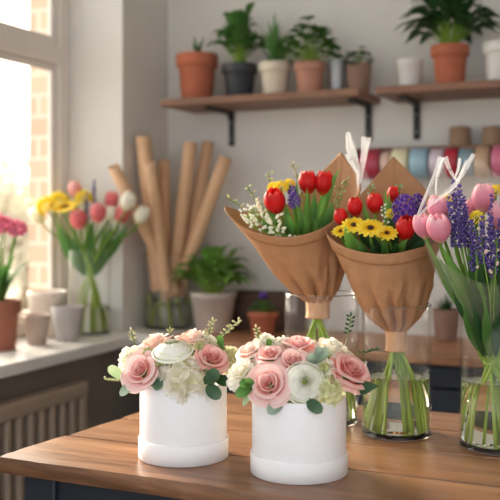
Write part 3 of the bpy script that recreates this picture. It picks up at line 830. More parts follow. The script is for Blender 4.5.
def face_from(P, C, tilt, cam):
    v = (P-C); return (v.normalized()*(1-cam)+TOCAM*cam+UP*tilt)
def box_flower(box, kind, px, py, w, rpx, label, cam=.35, tilt=.25, var=0, roll=0, grp=None):
    """w: metres towards the camera from the box axis"""
    t0, p, r, h, d = box
    P = W(px, py, d-w); size = rpx*(d-w)/F_PX
    inner = Vector((p.x, p.y, TZ+h-.02))
    off = (P-inner); off.z = 0
    root = inner+off.normalized()*min(off.length, r*.55) if off.length > .001 else inner
    nm = kind_name(kind)
    t = thing(nm, label, nm.replace('_', ' ').replace('lavender sprig', 'lavender'), root, grp)
    face = face_from(P, inner-UP*.03, tilt, cam)
    base = put_head(t, kind, P, face, size, var, roll)
    st = MB(); a = Vector((0, 0, 0)); b = base-t.location
    st.tube(catmull([a, a*.5+b*.5+UP*.004, b+face.normalized()*size*.1], 5), .0028, 7)
    link('stem', st.mesh('stem', M['stemb']), t)
    return t
B1 = (H1, HP1, HR1, HH1, HD1); B2 = (H2, HP2, HR2, HH2, HD2)
G1, G2 = 'flowers in the left hat box', 'flowers in the right hat box'
for a in [
    ('carn', 130, 357, .010, 17, 'ruffled cream carnation at the left side of the left hat box', .3, .2),
    ('rosepink', 141, 371, .050, 17.5, 'pink rose low at front left of the left hat box', .55, .15),
    ('roseblush', 156, 342, -.010, 15, 'pale blush rose behind the white ranunculus of the left hat box', .1, .5),
    ('ranun', 172, 349, .045, 21.5, 'white ranunculus at the middle of the left hat box', .3, .62),
    ('roseblush', 193, 338, -.025, 15, 'pale pink rose at the back top of the left hat box', .1, .5),
    ('hydrabig', 184, 379, .055, 22, 'large creamy hydrangea hanging over the front rim of the left hat box', .55, .1),
    ('hydra', 170, 377, .056, 13, 'smaller creamy hydrangea right below the white ranunculus of the left hat box', .5, .0),
    ('rosedeep', 212, 359, .035, 15, 'deep pink rose at the right side of the left hat box', .4, .3),
    ('hydrag', 229, 359, -.010, 15, 'cream hydrangea at the far right of the left hat box', .3, .2),
    ('hydra', 205, 343, -.02, 12, 'small cream hydrangea behind the deep pink rose of the left hat box', .2, .4),
]:
    kind, px, py, w, rp, lab, cam, tilt = a
    box_flower(B1, kind, px, py, w, rp, lab, cam, tilt, px % 2, px*.7, G1)
for a in [
    ('carn', 243, 373, .020, 21, 'large ruffled white carnation at the left side of the right hat box', .35, .25),
    ('rosepink', 269, 384, .060, 18.5, 'large pink rose at front left of the right hat box', .6, .15),
    ('ranun', 304, 383, .064, 23, 'white ranunculus facing front on the right hat box', .78, .12),
    ('rosedeep', 350, 371, .030, 19.5, 'large deep pink rose leaning out at the right side of the right hat box', .42, .3),
    ('rosepink', 270, 355, .020, 13, 'small pink rose above the front left rose of the right hat box', .4, .4),
    ('rosepink', 299, 346, -.005, 18, 'wide pink rose at the top of the right hat box', .3, .5),
    ('rosepink', 293, 361, .040, 13, 'small pink rose just above the ranunculus of the right hat box', .5, .3),
    ('roseblush', 250, 352, -.010, 13, 'pale pink rose at upper left of the right hat box', .3, .4),
    ('rosewhite', 333, 349, -.010, 17, 'white rose at upper right of the right hat box', .2, .5),
    ('hydrag', 329, 389, .052, 16, 'pale green hydrangea at the lower right front of the right hat box', .55, .0),
    ('hydra', 325, 369, .040, 10, 'small cream hydrangea between ranunculus and deep pink rose', .5, .2),
    ('hydra', 265, 344, -.020, 11, 'small cream hydrangea at the back left of the right hat box', .2, .5),
    ('hydra', 281, 345, -.015, 10, 'tiny cream hydrangea at the back middle of the right hat box', .2, .5),
]:
    kind, px, py, w, rp, lab, cam, tilt = a
    box_flower(B2, kind, px, py, w, rp, lab, cam, tilt, px % 2, px*.7, G2)

# greenery in the boxes: each sprig of leaves a thing
def box_leaf(box, name, label, pts, w0, leaves, mat, grp, lw=8, shape='oval', cat='leaf sprig'):
    """pts: photo points of the sprig stem, from inside to tip; leaves: list of (px,py -> tip px,py)"""
    t0, p, r, h, d = box
    inner = Vector((p.x, p.y, TZ+h-.02))
    P0 = W(pts[0][0], pts[0][1], d-w0)
    t = thing(name, label, cat, inner, grp)
    path = [inner]+[W(x, y, d-w0-.004*k) for k, (x, y) in enumerate(pts)]
    st = MB().tube([q-inner for q in catmull(path, 5)], .0014, 6); link('stem', st.mesh('stem', M['stemb']), t)
    for (ax, ay, bx, by, lwp) in leaves:
        m = MB(); a = W(ax, ay, d-w0-.004); b = W(bx, by, d-w0-.018)
        side = (b-a).cross(TOCAM*1.0+UP*.25); 
        mid = (a+b)/2+(TOCAM*.6+UP)*.004
        blade(m, a-inner, mid-inner, b-inner, lwp*d/F_PX, side, -.18, 10, shape, 6)
        link('leaf', m.mesh('leaf', mat), t)
    return t
GL1, GL2 = 'greenery in the left hat box', 'greenery in the right hat box'
box_leaf(B1, 'eucalyptus_sprig', 'green oval leaf at the far left of the left hat box', [(135, 380), (124, 374)], .03, [(123, 379, 108, 367, 10)], M['leafpale'], GL1)
box_leaf(B1, 'eucalyptus_sprig', 'pale grey green leaf pointing down left below the pink rose', [(138, 382), (134, 383)], .045, [(135, 381, 120, 396, 9)], M['euca'], GL1)
box_leaf(B1, 'leaf_sprig', 'dark green leaves tucked right of the front left pink rose', [(150, 378), (155, 380)], .055, [(150, 380, 163, 386, 10), (160, 376, 156, 391, 9)], M['eucagreen'], GL1)
box_leaf(B1, 'eucalyptus_sprig', 'two dark green leaves hanging at the right front of the left hat box', [(205, 370), (206, 374)], .062, [(204, 384, 219, 371, 13), (206, 386, 220, 399, 13)], M['eucagreen'], GL1)
box_leaf(B1, 'leaf_sprig', 'dark leaf behind the hanging pair at the right of the left hat box', [(216, 374), (219, 378)], .045, [(214, 378, 228, 385, 9)], M['leafdark'], GL1)
box_leaf(B1, 'eucalyptus_sprig', 'small upright green leaf at the upper right of the left hat box', [(222, 352), (221, 348)], .0, [(222, 349, 219, 335, 7)], M['leafmid'], GL1)
box_leaf(B2, 'leaf_sprig', 'dark green leaves at the lower left of the right hat box', [(246, 386), (244, 388)], .055, [(252, 386, 236, 397, 11), (250, 382, 240, 386, 9), (255, 390, 245, 380, 9)], M['leafmid'], GL2)
box_leaf(B2, 'eucalyptus_sprig', 'pale green leaf under the front left rose of the right hat box', [(272, 392), (276, 398)], .06, [(283, 401, 268, 414, 12)], M['euca'], GL2)
box_leaf(B2, 'leaf_sprig', 'pale leaf hanging below the dark leaves of the right hat box', [(250, 388), (247, 394)], .05, [(252, 391, 243, 406, 6)], M['leafpale'], GL2)
box_leaf(B2, 'leaf_sprig', 'dark green leaf hanging under the ranunculus of the right hat box', [(308, 398), (310, 400)], .066, [(306, 401, 322, 413, 12)], M['eucagreen'], GL2)
box_leaf(B2, 'leaf_sprig', 'dark pointed leaf at the far right of the right hat box', [(340, 384), (352, 388)], .035, [(350, 391, 379, 386, 13)], M['leafdark'], GL2, shape='lance')
box_leaf(B2, 'eucalyptus_sprig', 'blue grey eucalyptus leaves right of the topmost pink rose', [(313, 366), (314, 362)], .035, [(316, 364, 308, 355, 9), (317, 363, 328, 348, 10), (316, 358, 321, 347, 8)], M['euca'], GL2)
box_leaf(B2, 'leaf_sprig', 'small green leaf at the upper left of the right hat box', [(272, 350), (271, 347)], .0, [(268, 348, 270, 339, 6)], M['leafmid'], GL2)

def bud_sprig(box, name, label, pts, w0, mat, grp, n=7, rp=1.6, leafy=False, spread=3.2, seed=0):
    t0, p, r, h, d = box; rg = random.Random(seed)
    inner = Vector((p.x, p.y, TZ+h-.02))
    t = thing(name, label, 'filler sprig', inner, grp)
    path = catmull([inner]+[W(x, y, d-w0) for x, y in pts], 8)
    m = MB().tube([q-inner for q in path], .0009, 5); bd = MB()
    tail = path[int(len(path)*(1-.55*(len(pts)-1)/len(pts))):]
    px2 = d/F_PX
    for k in range(n):
        q = tail[int((k+.5)/n*len(tail))] if k < n-1 else tail[-1]
        sd = (RGT*(1 if k % 2 else -1)+UP*.5+TOCAM*rg.uniform(-.5, .8)).normalized()*spread*px2*rg.uniform(.6, 1.2)
        if k == n-1: sd = UP*px2*2
        m.tube([q-inner, q-inner+sd], .0006, 4)
        Mx = Matrix.Translation(q-inner+sd) @ align(sd)
        bd.ball((0, 0, 0), (rp*px2*.7, rp*px2*.7 if not leafy else rp*px2*.3, rp*px2*1.25), 7, 5, Mx)
    link('stem', m.mesh('stem', M['stemb']), t); link('buds', bd.mesh('buds', mat), t)
    return t
for k, a in enumerate([
    (B1, 'yellowish budded sprig at the far left of the left hat box', [(128, 380), (118, 381), (105, 380)], .03, M['sprigbud'], GL1, 7, 1.7),
    (B1, 'budded sprig standing above the carnation of the left hat box', [(140, 350), (134, 340), (131, 331)], .0, M['sprigbud'], GL1, 7, 1.6),
    (B1, 'green bud cluster left of the white ranunculus', [(150, 362), (149, 351)], .03, M['bud'], GL1, 14, 2.0),
    (B1, 'green bud cluster below the white ranunculus', [(160, 372), (161, 363)], .055, M['bud'], GL1, 8, 2.0),
    (B1, 'green bud cluster right of the white ranunculus', [(196, 358), (200, 345)], .03, M['bud'], GL1, 18, 1.8),
    (B1, 'fine pale sprig rising at the back of the left hat box', [(206, 345), (209, 333), (213, 321)], -.02, M['sprigbud'], GL1, 9, 1.7),
    (B1, 'fine pale sprig leaning right at the back of the left hat box', [(216, 345), (226, 333), (239, 321)], -.02, M['sprigbud'], GL1, 11, 1.9),
    (B1, 'tiny green bud tip behind the ranunculus of the left hat box', [(172, 340), (170, 330)], -.01, M['bud'], GL1, 5, 1.3),
    (B2, 'budded sprig at the upper left of the right hat box', [(264, 348), (259, 337), (256, 328)], -.02, M['sprigbud'], GL2, 7, 1.6),
    (B2, 'green bud cluster between the small pink roses of the right hat box', [(280, 368), (281, 360)], .03, M['bud'], GL2, 9, 1.6),
    (B2, 'green bud cluster right of the ranunculus', [(322, 378), (324, 366)], .05, M['bud'], GL2, 12, 2.1),
    (B2, 'small buds beside the blue grey eucalyptus', [(324, 362), (329, 356)], .03, M['bud'], GL2, 8, 1.5),
    (B2, 'thin sprig rising from the back right of the right hat box', [(342, 350), (348, 332), (351, 316)], -.04, M['eucagreen'], GL2, 10, 1.9),
    (B2, 'low thin sprig leaning to the right of the right hat box', [(352, 358), (364, 353), (377, 350)], -.03, M['eucagreen'], GL2, 9, 1.6),
    (B2, 'short sprig of buds on top of the right hat box', [(268, 352), (262, 341)], -.01, M['whitebud'], GL2, 10, 1.7),
]):
    bud_sprig(a[0], 'filler_sprig', a[1], a[2], a[3], a[4], a[5], a[6], a[7], seed=k)

# ------------------------------------------------------------------ kraft wrapped bouquets
def wrap(name, label, Bp, ring, rim, d0, collar, bulge, mat, cuff=True, seed=0, pleats=11, amp=.026, cat='wrap', group=None, part='paper_sheet', band=True, lowfrac=0):
    """paper cone lofted from a gathered neck at Bp to a rim loop of photo points (px,py,towards-camera)"""
    rg = random.Random(seed)
    loop = catmull([W(x, y, d0-w) for x, y, w in rim], 16, True); n = len(loop)
    cen = sum(loop, Vector())/n
    t = thing(name, label, cat, Bp-UP*collar, group)
    O = t.location.copy()
    m = MB(); NV = 44
    axis = (cen-Bp).normalized()
    def P(i, v, extra=0):
        rp = loop[i % n]; h = rp-cen; h = h-axis*h.dot(axis)*.0
        hz = Vector((h.x, h.y, 0)); hz.normalize()
        a0 = Bp+hz*ring
        # gathered neck opens quickly, then runs straight
        e = v
        p = a0.lerp(rp, e)
        out = (p-(Bp+axis*((p-Bp).dot(axis)))); out = out.normalized() if out.length > 1e-6 else hz
        ang = math.atan2((hz).dot(TOCAM), hz.dot(RGT))
        bl = bulge*math.sin(PI*v**.8)
        sw = ang*pleats+2.6*noise.noise(Vector((hz.x*1.5, hz.y*1.5, v*1.6+seed)))
        pl = min(amp, .55*(ring+v*.09))*(2*abs(math.sin(sw*.5))**.55-1.25)*(min(1, .15+v*7)*max(0, 1-v*1.45)**1.4+.01)
        cr = .007*noise.noise(Vector((hz.x*2.2, hz.y*2.2, v*2.6+seed)))*math.sin(PI*v)+.016*(.35-abs(noise.noise(Vector((hz.x*3.4, hz.y*3.4, v*3.2+seed*2)))))*math.sin(PI*min(1, v*1.05))*max(.12, 1-v*.95)+.006*(.3-abs(noise.noise(Vector((hz.x*7, hz.y*7, v*9+seed)))))*math.sin(PI*v)*max(0, 1-v*1.3)
        return p+out*(bl+pl+cr*.8+extra)
    for j in range(NV+1):
        for i in range(n):
            m.vert(P(i, j/NV)-O, (i/n, j/NV))
    for j in range(NV):
        for i in range(n):
            a = j*n+i; c = j*n+(i+1) % n
            m.f.append((a, c, c+n, a+n))
    o = link(part, m.mesh(part, mat), t)
    if mat is M['kraft']:
        sm = o.modifiers.new('s', 'SOLIDIFY'); sm.thickness = .0007
    if cuff:
        c = MB(); k = 0; b = 0
        idx = [i for i in range(n) if (loop[i]-cen).dot(TOCAM) > -.01]
        # contiguous run of front rim indices
        s0 = 0
        for q in range(n):
            if q in idx and (q-1) % n not in idx: s0 = q
        run = [(s0+q) % n for q in range(len(idx))]
        vs = [1.0, .99, .95, .90, .86]
        for vv in vs:
            for i in run:
                c.vert(P(i, vv, .0022 if vv < 1 else .0008)-O, (0, vv))
        L = len(run)
        for j in range(len(vs)-1):
            for i in range(L-1):
                a = j*L+i; c.f.append((a, a+1, a+1+L, a+L))
        o = link('folded_cuff', c.mesh('folded_cuff', mat), t); sm = o.modifiers.new('s', 'SOLIDIFY'); sm.thickness = .0007
    if band:
        bb = MB(); prof = [(ring*1.06, -collar), (ring*1.0, -collar*.9), (ring*.97, -collar*.5), (ring*1.0, -collar*.1), (ring*1.12, .006), (ring*1.02, .007)]
        b0 = len(bb.v); nn = 48
        for j, (r, z) in enumerate(prof):
            for i in range(nn):
                a = 2*PI*i/nn; rr = r*(1+.03*math.sin(a*11))
                bb.vert(Bp+Vector((rr*math.cos(a), rr*math.sin(a), z))-O, (i/nn, j/5))
        for j in range(len(prof)-1):
            for i in range(nn): bb.f.append((j*nn+i, j*nn+(i+1) % nn, (j+1)*nn+(i+1) % nn, (j+1)*nn+i))
        o = link('paper_band', bb.mesh('paper_band', M['kraftband']), t); sm = o.modifiers.new('s', 'SOLIDIFY'); sm.thickness = .0012
    return t

BQ1 = W(318, 302, D1); BQ2 = W(396, 331, D2); BQ3 = W(492, 352, D3)
GW = 'kraft paper bouquet wraps'
wrap('kraft_wrap', 'brown kraft paper cone around the left bouquet of red tulips', BQ1, .023,
     [(225, 207, .0), (243, 227, .055), (280, 237, .095), (318, 230, .085), (350, 207, .04), (360, 184, -.03), (346, 159, -.075), (341, 153, -.085), (336, 157, -.09), (318, 176, -.095), (285, 205, -.09), (248, 212, -.05)], D1, .030, .004, M['kraft'], True, 1, group=GW)
wrap('kraft_wrap', 'brown kraft paper cone around the middle bouquet of yellow daisies', BQ2, .019,
     [(327, 232, .0), (345, 247, .055), (380, 254, .085), (415, 249, .075), (440, 236, .02), (430, 196, -.05), (398, 161, -.088), (393, 157, -.09), (389, 161, -.09), (361, 194, -.075), (338, 216, -.045)], D2, .036, .012, M['kraft'], True, 5, group=GW)

# flowers of the bouquets
def bow(ft, nk, k):
    q = ft.lerp(nk, k); h = ft-nk; h.z = 0
    return q+h*(.22*math.sin(PI*k))
def on_floor(C, r, ang): return C+Vector((math.cos(ang), math.sin(ang), 0))*r
def bq_flower(bq, kind, px, py, w, rpx, label, cam=.25, tilt=.5, var=0, grp=None, seed=0, leafn=0, stem_r=.0029, leafmat='leaf', name=None):
    Bp, C, rv, d0, neck = bq; rg = random.Random(seed*13+int(px))
    P = W(px, py, d0-w); size = rpx*(d0-w)/F_PX
    h = P-Bp; h.z = 0; ang = math.atan2(h.y, h.x)+PI+rg.uniform(.3, 1.2)*(1 if seed % 2 else -1)
    ft = on_floor(C, rv*rg.uniform(.42, .9), ang)+UP*.003
    nk = Bp+(h.normalized()*neck*rg.uniform(.2, .9) if h.length > 1e-5 else Vector())
    nm = name or kind_name(kind)
    cat = {'gerbera_daisy': 'daisy', 'lavender_sprig': 'lavender'}.get(nm, nm)
    t = thing(nm, label, cat, ft, grp)
    face = face_from(P, Bp, tilt, cam)
    base = put_head(t, kind, P, face, size, var, rg.uniform(0, 6)) if kind else P
    fn = face.normalized()
    path = catmull([ft, bow(ft, nk, .5), bow(ft, nk, .85), nk, nk.lerp(base-fn*.03, .55)+UP*.004, base-fn*.022, base+fn*size*.05], 6)
    link('stem', MB().tube([q-ft for q in path], stem_r, 8).mesh('stem', M['stem']), t)
    for k in range(leafn):
        m = MB(); q = nk.lerp(base, .30); s = RGT*rg.choice((-1, 1))*rg.uniform(.5, 1)+TOCAM*rg.uniform(-.3, .5)
        tip = base+s*.03+UP*rg.uniform(-.01, .03); mid = nk.lerp(base, .75)+s*.028
        blade(m, q-ft, mid-ft, tip-ft, .020*rg.uniform(.8, 1.2), None, .4, 10)
        link('leaf', m.mesh('leaf', M[leafmat]), t)
    return t
def bq_leaf(bq, label, p0, p1, p2, w, wd, mat, grp, seed=0, name='greenery_sprig', short=True):
    """one long leaf on its own stem"""
    Bp, C, rv, d0, neck = bq; rg = random.Random(seed)
    a, b, c = (W(x, y, d0-w*k) for (x, y), k in ((p0, .45), (p1, .8), (p2, 1)))
    h = c-Bp; h.z = 0; ang = math.atan2(h.y, h.x)+PI+rg.uniform(.3, 1.2)*(1 if seed % 2 else -1)
    ft = on_floor(C, rv*rg.uniform(.5, .9), ang)+UP*.003
    nk = Bp+h.normalized()*neck*.5; low = [ft, bow(ft, Bp, .5), bow(ft, Bp, .85)]
    if short and seed % 4: low = [nk-UP*.02]; ft = low[0]
    t = thing(name, label, 'leaf', ft, grp)
    link('stem', MB().tube([q-ft for q in catmull(low+[nk, a], 6)], .0026, 7).mesh('stem', M['stem']), t)
    m = MB(); side = (c-a).cross(TOCAM+UP*.2)
    blade(m, a-ft, b-ft, c-ft, wd*d0/F_PX, side, -.3, 12, 'lance', 6); link('leaf', m.mesh('leaf', mat), t)
    return t
def bq_sprig(bq, label, pts, w, mat, grp, n=9, rp=1.6, spread=3.5, seed=0, name='filler_sprig', cat='filler sprig'):
    Bp, C, rv, d0, neck = bq; rg = random.Random(seed)
    P = [W(x, y, d0-w) for x, y in pts]
    h = P[-1]-Bp; h.z = 0; ang = math.atan2(h.y, h.x)+PI+rg.uniform(.3, 1.2)*(1 if seed % 2 else -1)
    ft = on_floor(C, rv*rg.uniform(.45, .9), ang)+UP*.003
    t = thing(name, label, cat, ft, grp)
    ft = nk0 = Bp+h.normalized()*neck*rg.uniform(.1, .8)-UP*.02
    t.location = ft
    path = catmull([ft, nk0+UP*.02]+P, 6); m = MB().tube([q-ft for q in path], [.0020 if k < 6 else .0010 for k in range(len(path))], 6); bd = MB()
    up = catmull(P, 8); k2 = d0/F_PX
    for k in range(n):
        q = up[min(len(up)-1, int(len(up)*(.25+.75*(k+1)/n)))-1]
        sd = (RGT*(1 if k % 2 else -1)*rg.uniform(.3, 1)+UP*rg.uniform(.1, .8)+TOCAM*rg.uniform(-.8, .8)).normalized()*spread*k2*rg.uniform(.4, 1.15)
        m.tube([q-ft, q-ft+sd], .0006, 4)
        Mx = Matrix.Translation(q-ft+sd) @ align(sd)
        bd.ball((0, 0, 0), (rp*k2*.8, rp*k2*.8, rp*k2*1.15), 7, 5, Mx)
    link('stem', m.mesh('stem', M['stem']), t); link('buds', bd.mesh('buds', mat), t)
    return t
Q1 = (BQ1-UP*.012, C1, RV1, D1, .017); Q2 = (BQ2-UP*.016, C2, RV2, D2, .013); Q3 = (BQ3, C3, RV3, D3, .030)
GQ1, GQ2, GQ3 = 'flowers of the left kraft bouquet', 'flowers of the middle kraft bouquet', 'flowers of the right vase'
# left bouquet
bq_flower(Q1, 'red', 275, 201, .07, 28, 'red tulip lowest and leftmost in the left kraft bouquet', .45, .5, 0, GQ1, 1, 1)
bq_flower(Q1, 'red', 308, 182, .03, 24, 'middle red tulip standing tall in the left kraft bouquet', .1, .9, 0, GQ1, 2, 1)
bq_flower(Q1, 'red', 324, 183, .035, 25, 'rightmost red tulip of the left kraft bouquet', .1, .9, 1, GQ1, 3, 1)
bq_flower(Q1, 'pompon', 281, 186, .03, 8.5, 'fluffy yellow flower behind the lowest red tulip', .3, .7, 0, GQ1, 4)
bq_flower(Q1, 'pompon', 289, 183, .01, 6.5, 'smaller yellow flower at the back of the left kraft bouquet', .3, .7, 0, GQ1, 5)
bq_flower(Q1, 'pompon', 273, 186, .01, 6.5, 'yellow flower furthest left in the left kraft bouquet', .3, .7, 0, GQ1, 6)
bq_flower(Q1, 'hyac', 294, 201, .065, 13, 'small purple flower in the middle of the left kraft bouquet', .4, .6, 0, GQ1, 7)
bq_flower(Q1, 'hyac', 292, 191, .03, 9, 'tiny lilac flower above the purple one in the left kraft bouquet', .3, .8, 0, GQ1, 8)
for k, (pts, w, lab) in enumerate([
    ([(285, 245), (262, 224), (252, 208)], .055, 'white filler flowers at left in the left kraft bouquet'),
    ([(285, 245), (256, 228), (247, 216)], .06, 'white filler flowers nearest the left paper rim'),
    ([(290, 245), (268, 225), (262, 203)], .03, 'white filler flowers just left of the lowest red tulip'),
    ([(295, 245), (276, 232), (274, 217)], .08, 'white filler flowers under the lowest red tulip')]):
    bq_sprig(Q1, lab, pts, w, M['whitebud'], GQ1, 34, 1.8, 9, k+3, 'baby_breath', 'filler flower')
for k, (pts, w, lab) in enumerate([
    ([(285, 240), (252, 214), (226, 197)], .02, 'thin budded sprig reaching furthest left over the paper'),
    ([(288, 240), (262, 210), (247, 186)], .0, 'budded sprig above the white filler flowers'),
    ([(295, 240), (276, 200), (268, 172)], -.02, 'budded sprig above the yellow flowers'),
    ([(305, 240), (301, 190), (292, 163)], -.01, 'thin sprig left of the two tall red tulips'),
    ([(318, 240), (338, 205), (347, 179)], -.03, 'pale budded sprig against the tall paper back'),
    ([(318, 240), (334, 205), (340, 186)], -.01, 'pale budded sprig right of the rightmost red tulip')]):
    bq_sprig(Q1, lab, pts, w, M['leafpale'] if k > 3 else M['sprigbud'], GQ1, 12, 1.5, 5, k+11)
for k, (a, b, c, w, wd, mt, lab) in enumerate([
    ((316, 232), (322, 200), (340, 168), .05, 10, 'leaf', 'long bright leaf leaning right beside the rightmost red tulip'),
    ((300, 236), (296, 215), (297, 178), .03, 8, 'leaf', 'narrow leaf left of the middle red tulip'),
    ((308, 236), (306, 210), (307, 188), .07, 6, 'leaf', 'narrow leaf in front of the middle red tulip'),
    ((290, 238), (276, 225), (262, 196), .06, 7, 'leafmid', 'narrow leaf under the lowest red tulip'),
    ((312, 236), (316, 215), (314, 190), .05, 9, 'leafmid', 'leaf between the two tall red tulips'),
    ((285, 240), (270, 236), (262, 218), .075, 10, 'leafmid', 'dark leaf at the left front rim of the left kraft bouquet'),
    ((296, 242), (290, 228), (284, 208), .08, 10, 'leafmid', 'leaf rising from the front rim below the purple flower'),
    ((305, 240), (305, 228), (299, 206), .075, 10, 'leafmid', 'dark leaf right of the purple flower in the left bouquet'),
    ((318, 236), (328, 222), (333, 200), .06, 11, 'leafmid', 'dark leaf at the right front rim of the left kraft bouquet')]):
    bq_leaf(Q1, lab, a, b, c, w, wd, M[mt], GQ1, k)
# middle bouquet
bq_flower(Q2, 'red', 341, 217, .02, 18, 'small red tulip leftmost in the middle kraft bouquet', .3, .6, 0, GQ2, 1)
bq_flower(Q2, 'red', 355, 207, .02, 20, 'red tulip second from left in the middle kraft bouquet', .2, .8, 1, GQ2, 2, 0)
bq_flower(Q2, 'red', 375, 203, .02, 21, 'red tulip above the central daisy in the middle kraft bouquet', .2, .8, 0, GQ2, 3, 0)
bq_flower(Q2, 'red', 393, 194, -.03, 16, 'red tulip furthest back in the middle kraft bouquet', .1, .9, 1, GQ2, 4, 0)
bq_flower(Q2, 'red', 405.5, 228, .065, 26, 'large red tulip at front right of the middle kraft bouquet', .3, .7, 0, GQ2, 5, 0)
bq_flower(Q2, 'daisy', 354, 225, .06, 14, 'yellow daisy left of the central one in the middle bouquet', .55, .55, 0, GQ2, 6)
bq_flower(Q2, 'daisy', 370.5, 228, .075, 15.5, 'largest central yellow daisy in the middle kraft bouquet', .55, .55, 0, GQ2, 7)
bq_flower(Q2, 'daisy', 387, 233, .075, 12, 'yellow daisy at right next to the large red tulip', .6, .5, 0, GQ2, 8)
bq_flower(Q2, 'daisy', 341, 231, .04, 10, 'small yellow daisy leftmost in the middle kraft bouquet', .5, .4, 0, GQ2, 9)
bq_flower(Q2, 'pompon', 391, 213, .03, 6, 'small round yellow flower above the right-hand daisy', .4, .6, 0, GQ2, 10)
bq_flower(Q2, 'hyac', 404, 211, .03, 25, 'large purple hyacinth head in the middle kraft bouquet', .2, .8, 0, GQ2, 11)
bq_flower(Q2, 'hyac', 417, 205, .0, 17, 'smaller purple hyacinth at the right paper edge of the middle bouquet', .2, .8, 0, GQ2, 12)
for k, (pts, w, mt, lab) in enumerate([
    ([(385, 260), (375, 215), (370, 186)], -.02, 'leafpale', 'pale budded sprig at upper left against the middle paper back'),
    ([(395, 260), (398, 215), (400, 184)], -.03, 'leafpale', 'pale budded sprig above the purple hyacinth'),
    ([(392, 260), (385, 225), (383, 206)], .03, 'whitebud', 'tiny white filler flowers above the central daisy')]):
    bq_sprig(Q2, lab, pts, w, M[mt], GQ2, 14, 1.5, 4.5, k+31)
for k, (a, b, c, w, wd, mt, lab) in enumerate([
    ((362, 258), (350, 245), (345, 226), .08, 13, 'leaf', 'broad green leaf at the left front rim of the middle kraft bouquet'),
    ((372, 262), (364, 252), (355, 238), .085, 9, 'leafmid', 'leaf below the left yellow daisy in the middle bouquet'),
    ((384, 262), (386, 250), (381, 236), .09, 6, 'leafmid', 'narrow leaf below the central yellow daisy'),
    ((394, 260), (398, 248), (408, 239), .08, 9, 'leaf', 'leaf below the large red tulip in the middle bouquet'),
    ((404, 258), (418, 250), (428, 232), .06, 11, 'leafdark', 'dark leaf at the right front rim of the middle kraft bouquet'),
    ((384, 250), (366, 222), (363, 202), .02, 7, 'leaf', 'narrow leaf between the two left red tulips'),
    ((390, 250), (385, 214), (386, 188), .0, 6, 'leaf', 'narrow upright leaf left of the furthest red tulip'),
    ((392, 250), (390, 214), (389, 192), .01, 5, 'leaf', 'second narrow upright leaf beside the furthest red tulip'),
    ((400, 250), (414, 214), (419, 192), -.02, 6, 'leaf', 'narrow leaf behind the smaller purple hyacinth'),
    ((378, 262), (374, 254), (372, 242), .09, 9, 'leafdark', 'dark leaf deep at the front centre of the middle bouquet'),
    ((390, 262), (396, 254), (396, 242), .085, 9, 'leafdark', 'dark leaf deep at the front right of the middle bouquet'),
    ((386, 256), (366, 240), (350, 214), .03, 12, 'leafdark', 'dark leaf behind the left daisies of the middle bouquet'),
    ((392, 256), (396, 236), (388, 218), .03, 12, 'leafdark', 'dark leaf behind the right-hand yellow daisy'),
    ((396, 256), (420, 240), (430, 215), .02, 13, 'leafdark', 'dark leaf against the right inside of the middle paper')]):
    bq_leaf(Q2, lab, a, b, c, w, wd, M[mt], GQ2, k+5)
# right vase
bq_flower(Q3, 'pink', 439, 228, .07, 31, 'large pink tulip at front left of the right vase', .35, .55, 0, GQ3, 1, 0)
bq_flower(Q3, 'pink', 438, 208, .03, 27, 'pink tulip above the large front one in the right vase', .2, .7, 0, GQ3, 2, 0)
bq_flower(Q3, 'pink', 423, 226, .03, 26, 'pink tulip furthest left against the cellophane of the right vase', .2, .4, 1, GQ3, 3, 0)
bq_flower(Q3, 'pink', 483, 198, .0, 30, 'tall upright pink tulip at the top of the right vase', .1, .9, 1, GQ3, 4, 0)
bq_flower(Q3, 'pink', 501, 216, .04, 30, 'pink tulip cut by the right edge of the photo', .2, .7, 0, GQ3, 5, 0)
bq_flower(Q3, 'pink', 471, 208, -.03, 20, 'small pale pink tulip half hidden behind the lavender', .2, .7, 0, GQ3, 6, 0)
bq_flower(Q3, 'pompon', 477, 216, .05, 8, 'yellow flower under the tall pink tulip in the right vase', .4, .6, 0, GQ3, 7)
bq_flower(Q3, 'pompon', 496, 190, -.02, 8, 'yellow flower at the upper right of the right vase', .3, .7, 0, GQ3, 8)
bq_flower(Q3, 'pompon', 446, 199, -.02, 7, 'yellow flower behind the left pink tulips in the right vase', .3, .7, 0, GQ3, 9)
lavs = [(452, 222, .06, 48, 'lavender spike right beside the large front pink tulip'), (456, 208, .03, 52, 'lavender spike rising behind the front pink tulips'), (462, 214, .05, 55, 'tallest lavender spike left of the yellow flower'),
        (466, 222, .06, 48, 'lavender spike just left of the yellow flower'), (460, 228, .07, 38, 'short lavender spike low beside the front pink tulip'), (474, 246, .075, 50, 'low lavender spike under the yellow flower'),
        (483, 244, .08, 54, 'low lavender spike at centre right of the vase'), (491, 246, .075, 60, 'long low lavender spike near the right edge'), (491, 218, .04, 44, 'lavender spike under the tall pink tulip'),
        (499, 244, .05, 50, 'lavender spike cut by the right edge of the photo'), (506, 232, .02, 56, 'outermost lavender spike at the right of the vase')]
for k, (px, py, w, rp, lab) in enumerate(lavs):
    bq_flower(Q3, 'lav', px, py, w, rp, lab, .05, .9, k, GQ3, k+20, 0, .0018)
for k, (pts, w, lab) in enumerate([
    ([(490, 300), (482, 250), (480, 224)], .08, 'cluster of pale lilac buds among the lavender'),
    ([(494, 300), (496, 262), (497, 238)], .08, 'cluster of pale lilac buds near the right edge')]):
    bq_sprig(Q3, lab, pts, w, M['roseblush'], GQ3, 6, 2.2, 6, k+51)
